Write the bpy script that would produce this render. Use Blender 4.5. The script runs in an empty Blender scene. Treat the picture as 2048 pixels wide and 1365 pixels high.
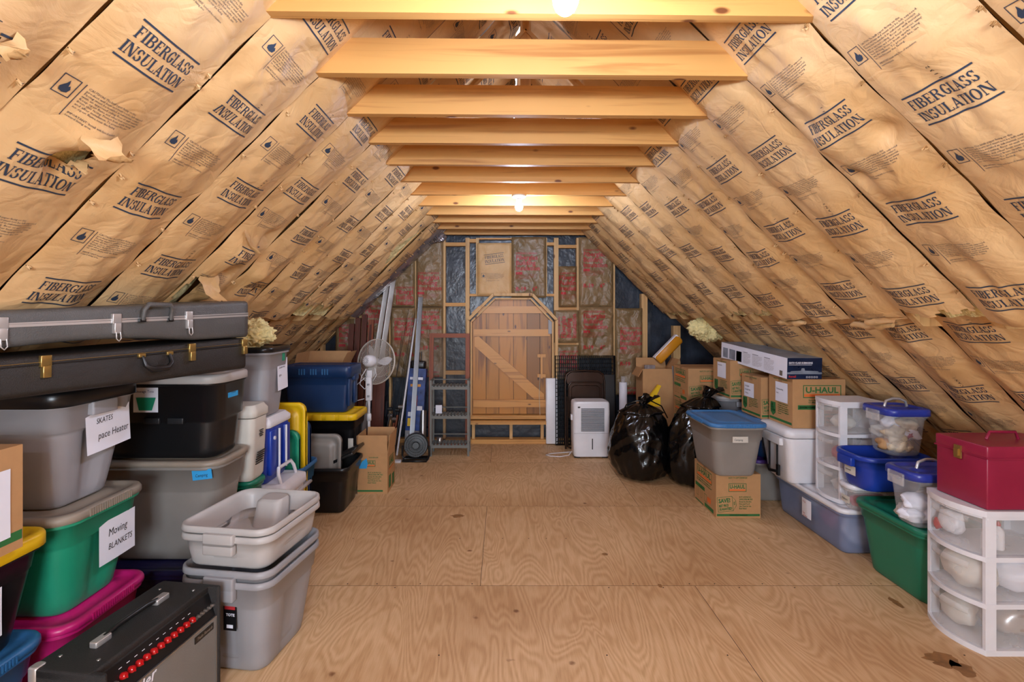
import bpy, bmesh, math, random
import numpy as np
from mathutils import Vector, Matrix, noise
random.seed(7)
C = bpy.context.scene.collection
PI = math.pi
D2R = PI/180

# ------------------------------------------------------------ camera, world, lamps, exposure
scene = bpy.context.scene
cam_d = bpy.data.cameras.new('camera'); cam = bpy.data.objects.new('camera', cam_d); C.objects.link(cam)
cam.location = (0, 0, 1.56); cam.rotation_euler = (PI/2, 0, 0)
cam_d.sensor_width = 36; cam_d.lens = 36*1012/2048; cam_d.clip_start = .05
cam_d.shift_x = 18/2048; cam_d.shift_y = -54.5/2048
scene.camera = cam
w = bpy.data.worlds.new('World'); scene.world = w; w.use_nodes = True
w.node_tree.nodes['Background'].inputs[0].default_value = (.75, .87, 1, 1)
w.node_tree.nodes['Background'].inputs[1].default_value = 5.0
scene.view_settings.view_transform = 'Standard'; scene.view_settings.look = 'None'
scene.view_settings.gamma = 1; scene.view_settings.use_curve_mapping = False
scene.view_settings.exposure = 0.42
BULB = 960.0            # radiance of each bulb
# area light added at the rear window for even fill, standing in for daylight
_l = bpy.data.lights.new('window_fill', 'AREA'); _l.shape = 'RECTANGLE'; _l.size = 1.3; _l.size_y = 1.15; _l.energy = 125; _l.color = (.80, .9, 1)
_lo = bpy.data.objects.new('window_fill', _l); C.objects.link(_lo); _lo.location = (.125, -2.53, 1.5); _lo.rotation_euler = (PI/2, 0, 0)
scene.cycles.max_bounces = 10; scene.cycles.diffuse_bounces = 6; scene.cycles.transparent_max_bounces = 16
scene.cycles.sample_clamp_indirect = 8

# ------------------------------------------------------------ materials
def lin(h):
    h = h.lstrip('#'); o = []
    for i in (0, 2, 4):
        c = int(h[i:i+2], 16)/255
        o.append(c/12.92 if c <= .04045 else ((c+.055)/1.055)**2.4)
    return (*o, 1)
MC = {}
def base(name):
    m = bpy.data.materials.new(name); m.use_nodes = True
    nt = m.node_tree; b = nt.nodes['Principled BSDF']
    return m, nt, b
def N(nt, typ, **kw):
    n = nt.nodes.new(typ)
    for k, v in kw.items():
        if k in n.inputs: n.inputs[k].default_value = v
        else: setattr(n, k, v)
    return n
def ramp(nt, src, stops):
    r = nt.nodes.new('ShaderNodeValToRGB')
    while len(r.color_ramp.elements) < len(stops): r.color_ramp.elements.new(.5)
    for e, (p, c) in zip(r.color_ramp.elements, stops): e.position = p; e.color = c
    nt.links.new(src, r.inputs[0]); return r
def coords(nt, scale=(1, 1, 1), rnd=True):
    tc = nt.nodes.new('ShaderNodeTexCoord'); mp = nt.nodes.new('ShaderNodeMapping')
    mp.inputs['Scale'].default_value = scale
    nt.links.new(tc.outputs['Object'], mp.inputs[0])
    if rnd:
        oi = nt.nodes.new('ShaderNodeObjectInfo')
        ml = N(nt, 'ShaderNodeMath', operation='MULTIPLY'); ml.inputs[1].default_value = 37
        nt.links.new(oi.outputs['Random'], ml.inputs[0])
        nt.links.new(ml.outputs[0], mp.inputs['Location'])
    return mp.outputs[0]
def mat(name, col, rough=.5, metal=0, var=.06, vs=6, bump=.0, bs=200, coat=0, alpha=1, ior=None):
    """plain procedural material: colour varied by noise, fine bump"""
    if name in MC: return MC[name]
    m, nt, b = base(name)
    c = lin(col); co = coords(nt)
    n = N(nt, 'ShaderNodeTexNoise'); n.inputs['Scale'].default_value = vs; n.inputs['Detail'].default_value = 5
    nt.links.new(co, n.inputs['Vector'])
    lo = tuple(x*(1-var) for x in c[:3])+(1,); hi = tuple(min(1, x*(1+var)) for x in c[:3])+(1,)
    r = ramp(nt, n.outputs[0], [(.3, lo), (.7, hi)])
    nt.links.new(r.outputs[0], b.inputs['Base Color'])
    mr = N(nt, 'ShaderNodeMapRange'); mr.inputs['To Min'].default_value = max(0, rough-.08); mr.inputs['To Max'].default_value = min(1, rough+.08)
    nt.links.new(n.outputs[0], mr.inputs[0]); nt.links.new(mr.outputs[0], b.inputs['Roughness'])
    b.inputs['Metallic'].default_value = metal
    b.inputs['Alpha'].default_value = alpha
    if coat: b.inputs['Coat Weight'].default_value = coat
    if bump:
        n2 = N(nt, 'ShaderNodeTexNoise'); n2.inputs['Scale'].default_value = bs; n2.inputs['Detail'].default_value = 4
        nt.links.new(co, n2.inputs['Vector'])
        bp = N(nt, 'ShaderNodeBump'); bp.inputs['Strength'].default_value = bump; bp.inputs['Distance'].default_value = .01
        nt.links.new(n2.outputs[0], bp.inputs['Height']); nt.links.new(bp.outputs[0], b.inputs['Normal'])
    MC[name] = m; return m
def wood(name, c1, c2, axis='x', rough=.55, knots=True, knot='#6b3a17', grain=18, plank=False):
    if name in MC: return MC[name]
    m, nt, b = base(name)
    sc = {'x': (.7, grain, grain), 'y': (grain, .7, grain), 'z': (grain, grain, .7)}[axis]
    co = coords(nt, sc)
    n = N(nt, 'ShaderNodeTexNoise'); n.inputs['Scale'].default_value = 1.6; n.inputs['Detail'].default_value = 6; n.inputs['Distortion'].default_value = .6
    nt.links.new(co, n.inputs['Vector'])
    r = ramp(nt, n.outputs[0], [(.3, lin(c2)), (.48, lin(c1)), (.7, lin(c1))]); out = r.outputs[0]
    if knots:
        k = {'x': (1, 2.2, 2.2), 'y': (2.2, 1, 2.2), 'z': (2.2, 2.2, 1)}[axis]
        co2 = coords(nt, k)
        v = N(nt, 'ShaderNodeTexVoronoi'); v.inputs['Scale'].default_value = 3.4
        nt.links.new(co2, v.inputs['Vector'])
        kr = ramp(nt, v.outputs['Distance'], [(.06, (1, 1, 1, 1)), (.11, (0, 0, 0, 1))])
        mx = N(nt, 'ShaderNodeMix', data_type='RGBA'); mx.inputs[7].default_value = lin(knot)
        nt.links.new(kr.outputs[0], mx.inputs[0]); nt.links.new(out, mx.inputs[6]); out = mx.outputs[2]
    if plank:      # boards of slightly different tone
        oi = nt.nodes.new('ShaderNodeObjectInfo'); rr_ = ramp(nt, oi.outputs['Random'], [(0, (.62, .58, .5, 1)), (.5, (.95, .95, .95, 1)), (1, (1.25, 1.2, 1.1, 1))])
        mm = N(nt, 'ShaderNodeMix', data_type='RGBA', blend_type='MULTIPLY'); mm.inputs[0].default_value = 1
        nt.links.new(out, mm.inputs[6]); nt.links.new(rr_.outputs[0], mm.inputs[7]); out = mm.outputs[2]
    nt.links.new(out, b.inputs['Base Color'])
    b.inputs['Roughness'].default_value = rough
    bp = N(nt, 'ShaderNodeBump'); bp.inputs['Strength'].default_value = .15; bp.inputs['Distance'].default_value = .004
    nt.links.new(n.outputs[0], bp.inputs['Height']); nt.links.new(bp.outputs[0], b.inputs['Normal'])
    MC[name] = m; return m
def kraft(name, c1, c2, gloss=.55, bstr=.5):
    if name in MC: return MC[name]
    m, nt, b = base(name); co = coords(nt)
    n = N(nt, 'ShaderNodeTexNoise'); n.inputs['Scale'].default_value = 3.0; n.inputs['Detail'].default_value = 6
    nt.links.new(co, n.inputs['Vector'])
    r = ramp(nt, n.outputs[0], [(.3, lin(c2)), (.62, lin(c1))])
    nt.links.new(r.outputs[0], b.inputs['Base Color'])
    b.inputs['Roughness'].default_value = gloss
    n2 = N(nt, 'ShaderNodeTexNoise'); n2.inputs['Scale'].default_value = 9; n2.inputs['Detail'].default_value = 5; n2.inputs['Distortion'].default_value = 1.2
    mp = coords(nt, (1, .8, 1)); nt.links.new(mp, n2.inputs['Vector'])
    v = N(nt, 'ShaderNodeTexVoronoi', feature='DISTANCE_TO_EDGE'); v.inputs['Scale'].default_value = 9
    n3 = N(nt, 'ShaderNodeTexNoise'); n3.inputs['Scale'].default_value = 4
    nt.links.new(co, n3.inputs['Vector'])
    mxv = N(nt, 'ShaderNodeMix', data_type='RGBA'); mxv.inputs[0].default_value = .35
    nt.links.new(co, mxv.inputs[6]); nt.links.new(n3.outputs['Color'], mxv.inputs[7]); nt.links.new(mxv.outputs[2], v.inputs['Vector'])
    sq = N(nt, 'ShaderNodeMath', operation='MINIMUM'); sq.inputs[1].default_value = .12
    nt.links.new(v.outputs['Distance'], sq.inputs[0])
    ad = N(nt, 'ShaderNodeMath', operation='ADD'); nt.links.new(n2.outputs[0], ad.inputs[0]); nt.links.new(sq.outputs[0], ad.inputs[1])
    bp = N(nt, 'ShaderNodeBump'); bp.inputs['Strength'].default_value = bstr; bp.inputs['Distance'].default_value = .018
    nt.links.new(ad.outputs[0], bp.inputs['Height']); nt.links.new(bp.outputs[0], b.inputs['Normal'])
    MC[name] = m; return m
def clear(name, col, alpha=.35, rough=.25):
    if name in MC: return MC[name]
    m, nt, b = base(name)
    co = coords(nt)
    n = N(nt, 'ShaderNodeTexNoise'); n.inputs['Scale'].default_value = 8; nt.links.new(co, n.inputs['Vector'])
    mr = N(nt, 'ShaderNodeMapRange'); mr.inputs['To Min'].default_value = alpha-.06; mr.inputs['To Max'].default_value = alpha+.06
    nt.links.new(n.outputs[0], mr.inputs[0]); nt.links.new(mr.outputs[0], b.inputs['Alpha'])
    b.inputs['Base Color'].default_value = lin(col); b.inputs['Roughness'].default_value = rough
    MC[name] = m; return m
def plywood():
    m, nt, b = base('plywood')
    tc = nt.nodes.new('ShaderNodeTexCoord')
    at = N(nt, 'ShaderNodeAttribute', attribute_name='sheet')
    ad = N(nt, 'ShaderNodeVectorMath', operation='ADD'); nt.links.new(tc.outputs['Object'], ad.inputs[0]); nt.links.new(at.outputs['Vector'], ad.inputs[1])
    def mp(s):
        q = nt.nodes.new('ShaderNodeMapping'); q.inputs['Scale'].default_value = s; nt.links.new(ad.outputs[0], q.inputs[0]); return q.outputs[0]
    # cathedral figure: rings of a slowly varying field
    n = N(nt, 'ShaderNodeTexNoise'); n.inputs['Scale'].default_value = 1.0; n.inputs['Detail'].default_value = 2.5; n.inputs['Roughness'].default_value = .45; n.inputs['Distortion'].default_value = .5
    nt.links.new(mp((3.4, .75, 1)), n.inputs['Vector'])
    mu = N(nt, 'ShaderNodeMath', operation='MULTIPLY'); mu.inputs[1].default_value = 170; nt.links.new(n.outputs[0], mu.inputs[0])
    sn = N(nt, 'ShaderNodeMath', operation='SINE'); nt.links.new(mu.outputs[0], sn.inputs[0])
    mr = N(nt, 'ShaderNodeMapRange'); mr.inputs['From Min'].default_value = -1; nt.links.new(sn.outputs[0], mr.inputs[0])
    f = N(nt, 'ShaderNodeTexNoise'); f.inputs['Scale'].default_value = 10; f.inputs['Detail'].default_value = 6; nt.links.new(mp((14, 1, 1)), f.inputs['Vector'])
    g = N(nt, 'ShaderNodeTexNoise'); g.inputs['Scale'].default_value = 1.3; g.inputs['Detail'].default_value = 4; nt.links.new(mp((1, 1, 1)), g.inputs['Vector'])
    mixa = N(nt, 'ShaderNodeMix', data_type='FLOAT'); mixa.inputs[0].default_value = .68
    nt.links.new(mr.outputs[0], mixa.inputs[2]); nt.links.new(f.outputs[0], mixa.inputs[3])
    r = ramp(nt, mixa.outputs[0], [(.15, lin('#bd9a70')), (.5, lin('#d2b38b')), (.85, lin('#e0c6a2'))])
    r2 = ramp(nt, g.outputs[0], [(.3, lin('#d8c2a8')), (.65, lin('#fff8ef'))])
    mx = N(nt, 'ShaderNodeMix', data_type='RGBA', blend_type='MULTIPLY'); mx.inputs[0].default_value = .8
    nt.links.new(r.outputs[0], mx.inputs[6]); nt.links.new(r2.outputs[0], mx.inputs[7])
    # stains and scuffs, small dark specks
    v = N(nt, 'ShaderNodeTexVoronoi'); v.inputs['Scale'].default_value = 3.1; nt.links.new(mp((1, 1.2, 1)), v.inputs['Vector'])
    n4 = N(nt, 'ShaderNodeTexNoise'); n4.inputs['Scale'].default_value = 25; nt.links.new(mp((1, 1, 1)), n4.inputs['Vector'])
    add = N(nt, 'ShaderNodeMath', operation='MULTIPLY'); nt.links.new(v.outputs['Distance'], add.inputs[0]); nt.links.new(n4.outputs[0], add.inputs[1])
    vr = ramp(nt, add.outputs[0], [(.012, (1, 1, 1, 1)), (.03, (0, 0, 0, 1))])
    mx2 = N(nt, 'ShaderNodeMix', data_type='RGBA'); mx2.inputs[7].default_value = lin('#7c5230')
    nt.links.new(vr.outputs[0], mx2.inputs[0]); nt.links.new(mx.outputs[2], mx2.inputs[6])
    nt.links.new(mx2.outputs[2], b.inputs['Base Color'])
    b.inputs['Roughness'].default_value = .55
    bp = N(nt, 'ShaderNodeBump'); bp.inputs['Strength'].default_value = .12; bp.inputs['Distance'].default_value = .003
    nt.links.new(mixa.outputs[0], bp.inputs['Height']); nt.links.new(bp.outputs[0], b.inputs['Normal'])
    return m
def emis(name, col, s):
    m, nt, b = base(name)
    b.inputs['Emission Color'].default_value = lin(col); b.inputs['Emission Strength'].default_value = s
    return m

M = dict(stain=mat('old_stain', '#8b6238', .6, var=.3, vs=30),
    ply=plywood(),
    pine=wood('pine', '#cc9752', '#ad7539', 'x'), pine_z=wood('pine_upright', '#d2a970', '#b98c57', 'z'), pine_y=wood('pine_lengthwise', '#d2a970', '#b98c57', 'y'),
    door=wood('varnished_door_pine', '#ae7426', '#75450f', 'z', rough=.4, knot='#4e260c', grain=9, plank=True),
    doorx=wood('varnished_ledge_pine', '#cc9148', '#a76a2c', 'x', rough=.4, knot='#4e260c'),
    mahog=wood('mahogany', '#8d4a2c', '#6b321d', 'z', knots=False), mahogx=wood('mahogany_rail', '#8d4a2c', '#6b321d', 'x', knots=False),
    darkwood=wood('dark_cherry', '#5d2c1c', '#3c1a11', 'z', knots=False),
    deck=wood('roof_sheathing', '#6b4a30', '#4c3320', 'y'),
    kraft=kraft('kraft_paper', '#d8b27e', '#c69a62'), kraft_d=kraft('old_brown_kraft', '#8d7351', '#75603f', .4, .8),
    ink=mat('navy_ink', '#2b3849', .5), red=mat('red_ink', '#b02a30', .5), black_ink=mat('black_ink', '#2b2b2b', .5), faint=mat('grey_print', '#6d6257', .6),
    fiber=mat('yellow_fibreglass', '#e6d79a', .95, var=.2, vs=40, bump=1, bs=60),
    foil=mat('silver_foil_film', '#9a9293', .25, .6, bump=.6, bs=18),
    film=mat('black_plastic_film', '#2a323d', .3, 0, var=.35, vs=5, bump=.9, bs=9),
    greytub=mat('grey_plastic', '#949498', .42), greytub2=mat('taupe_plastic', '#87827c', .42), lightgrey=mat('pale_grey_plastic', '#b3b0ae', .42),
    greylid=mat('greige_lid_plastic', '#8f8476', .45), blacktub=mat('black_plastic', '#141416', .32), blacktub2=mat('charcoal_plastic', '#1f1f21', .4),
    green=mat('green_plastic', '#1f8f6c', .4), green2=mat('deep_green_plastic', '#157257', .35), magenta=mat('magenta_plastic', '#c01c6e', .35),
    yellow=mat('yellow_plastic', '#e8bd14', .4), blue=mat('steel_blue_plastic', '#2f6596', .4), navy=mat('navy_plastic', '#15345f', .4), navy2=mat('midnight_plastic', '#1d1a45', .4),
    bluelid=mat('sky_blue_lid', '#3b74ac', .4), royal=mat('royal_blue_plastic', '#1a3a9e', .35), blueclr=mat('cobalt_lid', '#2b3a97', .3), purple=mat('purple_lid', '#4a2f7c', .4),
    white=mat('white_plastic', '#dfe0e5', .35), cream=mat('off_white_plastic', '#c9c5bb', .45), paper=mat('white_paper', '#e4e6f0', .7, var=.02), tape=mat('blue_tape', '#2f9ad6', .5),
    card=mat('cardboard', '#b58a5c', .75, var=.05, vs=20), card_in=mat('cardboard_inside', '#96704a', .8), ugreen=mat('green_ink', '#2a6b35', .6), uorange=mat('orange_ink', '#e07030', .6),
    clr=clear('clear_plastic', '#d8dade', .26), clrblue=clear('bluish_clear_plastic', '#8d9cc0', .6, .3), clrw=clear('frosted_plastic', '#e6e4e2', .28, .35),
    steel=mat('steel', '#a8a8a8', .3, .9), brass=mat('tarnished_brass', '#b79a5c', .3, .85), alu=mat('aluminium', '#c4c1bf', .35, .6), galv=mat('galvanised', '#a5acb4', .35, .7),
    tolex=mat('black_tolex', '#1f1e1e', .5, bump=.5, bs=500), caseblk=mat('black_brown_tolex', '#1f1b18', .45, bump=.4, bs=350, var=.25), casegry=mat('grey_shell', '#504f4d', .4, bump=.3, bs=250, var=.12),
    grille=mat('silver_grille_cloth', '#8d8881', .6, bump=.8, bs=600), redk=mat('red_knob', '#b31217', .25, coat=.5), bag=mat('black_bin_bag', '#060607', .16, var=.3, vs=4, bump=.35, bs=22),
    rackgrey=mat('grey_painted_wood', '#6f716c', .5), magmetal=mat('maroon_enamel', '#8e1c3c', .38, var=.08), chairbr=mat('bronze_enamel', '#38271f', .22, .5), wire=mat('black_wire', '#121317', .35, .3),
    bluebox=mat('blue_printed_card', '#1e3c7c', .3, var=.5, vs=14), orange=mat('amber_print', '#cf8a1d', .4), subblue=mat('dark_sea_print', '#12223f', .3, var=.35, vs=7), subgrey=mat('grey_sea_print', '#7f8a98', .4, var=.3, vs=12),
    rust=mat('rust_red', '#9b3a20', .5), chips=mat('wood_chips', '#a48c6a', .8, var=.35, vs=30, bump=1, bs=40), snack=mat('snack_bags', '#d3c3a6', .4, var=.25, vs=14, bump=.8, bs=30), pinky=mat('pink_bag', '#b8506a', .4),
    bulb=emis('lit_bulb', '#d6e2ff', BULB), bulb_far=emis('dimmer_lit_bulb', '#d6e2ff', BULB*.85), porcelain=mat('porcelain', '#d9d7d2', .35), rope=mat('string', '#cfc6b0', .8), dark=mat('dark_gap', '#0d0d0d', .9), brownbox=mat('brown_card_dark', '#94714f', .7),
)

# ------------------------------------------------------------ mesh builder
class MB:
    def __init__(s): s.v = []; s.f = []; s.m = []; s.mats = []; s.smooth = []
    def mi(s, m):
        if isinstance(m, str): m = M[m]
        if m not in s.mats: s.mats.append(m)
        return s.mats.index(m)
    def add(s, vs, fs, m, smooth=False):
        o = len(s.v); s.v += [tuple(p) for p in vs]; k = s.mi(m)
        for f in fs: s.f.append(tuple(i+o for i in f)); s.m.append(k); s.smooth.append(smooth)
        return s
    def box(s, x0, x1, y0, y1, z0, z1, m):
        vs = [(x0,y0,z0),(x1,y0,z0),(x1,y1,z0),(x0,y1,z0),(x0,y0,z1),(x1,y0,z1),(x1,y1,z1),(x0,y1,z1)]
        return s.add(vs, [(0,3,2,1),(4,5,6,7),(0,1,5,4),(1,2,6,5),(2,3,7,6),(3,0,4,7)], m)
    def rbox(s, x0, x1, y0, y1, z0, z1, m, r=.01, smooth=True):
        """box with rounded upright edges and softened top and bottom"""
        L, W = x1-x0, y1-y0; r = min(r, L/2.01, W/2.01, (z1-z0)/2.01); e = r*.5
        cx, cy = (x0+x1)/2, (y0+y1)/2
        secs = [(L-2*e, W-2*e, r, z0), (L-e*.5, W-e*.5, r, z0+e*.3), (L, W, r, z0+e), (L, W, r, z1-e), (L-e*.5, W-e*.5, r, z1-e*.3), (L-2*e, W-2*e, r, z1)]
        return s.loft([[(x+cx, y+cy, z) for x, y in rrect(l, w_, rr, 4)] for l, w_, rr, z in secs], m, True, True, smooth)
    def loft(s, secs, m, cap0=True, cap1=True, smooth=True):
        n = len(secs[0]); vs = [p for q in secs for p in q]; fs = []
        for i in range(len(secs)-1):
            for j in range(n):
                a = i*n+j; b = i*n+(j+1) % n; fs.append((a, b, b+n, a+n))
        s.add(vs, fs, m, smooth)
        if cap0: s.add(secs[0], [tuple(range(n))[::-1]], m)
        if cap1: s.add(secs[-1], [tuple(range(n))], m)
        return s
    def tube(s, pts, r, m, n=8, closed=False, smooth=True, caps=True):
        pts = [Vector(p) for p in pts]; k = len(pts); secs = []
        rr = r if isinstance(r, (list, tuple)) else [r]*k
        up = None
        for i, p in enumerate(pts):
            if closed: t = (pts[(i+1) % k]-pts[i-1]).normalized()
            else: t = (pts[min(i+1, k-1)]-pts[max(i-1, 0)]).normalized()
            if up is None:
                up = Vector((0, 0, 1)) if abs(t.z) < .9 else Vector((1, 0, 0))
            a = t.cross(up); a = a.normalized() if a.length > 1e-6 else Vector((1, 0, 0))
            b = a.cross(t).normalized(); up = b
            secs.append([tuple(p+(a*math.cos(q)+b*math.sin(q))*rr[i]) for q in [2*PI*j/n for j in range(n)]])
        if closed: secs.append(secs[0])
        return s.loft(secs, m, caps and not closed, caps and not closed, smooth)
    def lathe(s, prof, m, cx=0, cy=0, n=20, smooth=True):
        secs = [[(cx+r*math.cos(2*PI*j/n), cy+r*math.sin(2*PI*j/n), z) for j in range(n)] for r, z in prof]
        return s.loft(secs, m, True, True, smooth)
    def bar(s, a, b, w_, h, m, up=(0, 0, 1)):
        """square bar from a to b, w_ across, h in the up direction"""
        a, b = Vector(a), Vector(b); t = (b-a).normalized(); u = Vector(up)
        x = t.cross(u)
        if x.length < 1e-5: u = Vector((0, 1, 0)); x = t.cross(u)
        x = x.normalized()*w_/2; y = x.cross(t).normalized()*h/2
        vs = [a-x-y, a+x-y, a+x+y, a-x+y, b-x-y, b+x-y, b+x+y, b-x+y]
        return s.add(vs, [(0,1,2,3),(7,6,5,4),(0,4,5,1),(1,5,6,2),(2,6,7,3),(3,7,4,0)], m)
    def prism(s, pts, n, d, m):
        """polygon extruded by d along n"""
        n = Vector(n)*d; k = len(pts); a = [Vector(p) for p in pts]; b = [p+n for p in a]
        return s.add(a+b, [tuple(range(k))[::-1], tuple(range(k, 2*k))]+[(i, (i+1) % k, (i+1) % k+k, i+k) for i in range(k)], m)
    def stamp(s, geo, mapper, m):
        vs, fs = geo
        return s.add([mapper(a, b) for a, b in vs], fs, m)
    def build(s, name, parent=None, loc=None, rot=None):
        me = bpy.data.meshes.new(name)
        me.from_pydata(s.v, [], s.f)
        for m in s.mats: me.materials.append(m)
        me.polygons.foreach_set('material_index', s.m)
        me.polygons.foreach_set('use_smooth', s.smooth)
        me.update()
        o = bpy.data.objects.new(name, me); C.objects.link(o)
        if parent: o.parent = parent
        if loc: o.location = loc
        if rot: o.rotation_euler = rot
        return o
def rrect(L, W, r, k=5):
    """rounded rectangle, counter-clockwise"""
    r = min(r, L/2-1e-4, W/2-1e-4); o = []
    for cx, cy, a0 in ((L/2-r, W/2-r, 0), (-L/2+r, W/2-r, 90), (-L/2+r, -W/2+r, 180), (L/2-r, -W/2+r, 270)):
        for i in range(k+1):
            a = (a0+90*i/k)*D2R; o.append((cx+r*math.cos(a), cy+r*math.sin(a)))
    return o
def tag(o, label, cat, group=None, kind=None):
    if label: o['label'] = label
    if cat: o['category'] = cat
    if group: o['group'] = group
    if kind: o['kind'] = kind
    return o
def thing(name, label, cat, loc=(0, 0, 0), rz=0, group=None):
    o = bpy.data.objects.new(name, None); C.objects.link(o); o.empty_display_size = .1
    o.location = loc; o.rotation_euler = (0, 0, rz)
    return tag(o, label, cat, group)
def struct(mb, name):
    o = mb.build(name); o['kind'] = 'structure'; return o
def plane_map(o, ux, vy):
    o, ux, vy = Vector(o), Vector(ux), Vector(vy)
    return lambda a, b: tuple(o+ux*a+vy*b)

# ------------------------------------------------------------ lettering
_tc = {}
def font(s, size=.05, bold=0, sp=1.0, align='LEFT', res=2, sx=1.0, shear=0, lsp=1.0):
    key = (s, size, bold, sp, align, res, sx, shear, lsp)
    if key in _tc: return _tc[key]
    cu = bpy.data.curves.new('t', 'FONT'); cu.body = s; cu.size = size; cu.offset = bold*size; cu.space_character = sp
    cu.align_x = align; cu.resolution_u = res; cu.shear = shear; cu.space_line = lsp
    o = bpy.data.objects.new('t', cu); C.objects.link(o)
    dg = bpy.context.evaluated_depsgraph_get(); me = o.evaluated_get(dg).to_mesh()
    vs = [(v.co.x*sx, v.co.y) for v in me.vertices]; fs = [tuple(p.vertices) for p in me.polygons]
    o.evaluated_get(dg).to_mesh_clear(); bpy.data.objects.remove(o); bpy.data.curves.remove(cu)
    _tc[key] = (vs, fs); return vs, fs
def shift(geo, dx, dy): return [(a+dx, b+dy) for a, b in geo[0]], geo[1]
def fit(geo, x0, x1, y0, y1):
    xs = [p[0] for p in geo[0]]; ys = [p[1] for p in geo[0]]
    ax, bx, ay, by = min(xs), max(xs), min(ys), max(ys)
    return [(x0+(a-ax)/(bx-ax)*(x1-x0), y0+(b-ay)/(by-ay)*(y1-y0)) for a, b in geo[0]], geo[1]
def rectg(x0, x1, y0, y1, step=None):
    nx = max(1, int((x1-x0)/step)) if step else 1; ny = max(1, int((y1-y0)/step)) if step else 1
    vs = [(x0+(x1-x0)*i/nx, y0+(y1-y0)*j/ny) for j in range(ny+1) for i in range(nx+1)]
    fs = [(j*(nx+1)+i, j*(nx+1)+i+1, (j+1)*(nx+1)+i+1, (j+1)*(nx+1)+i) for j in range(ny) for i in range(nx)]
    return vs, fs
def frameg(x0, x1, y0, y1, t, step=None):
    return merge([rectg(x0, x1, y0, y0+t, step), rectg(x0, x1, y1-t, y1, step), rectg(x0, x0+t, y0+t, y1-t, step), rectg(x1-t, x1, y0+t, y1-t, step)])
def merge(gs):
    V, F = [], []
    for vs, fs in gs:
        o = len(V); V += vs; F += [tuple(i+o for i in f) for f in fs]
    return V, F
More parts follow.
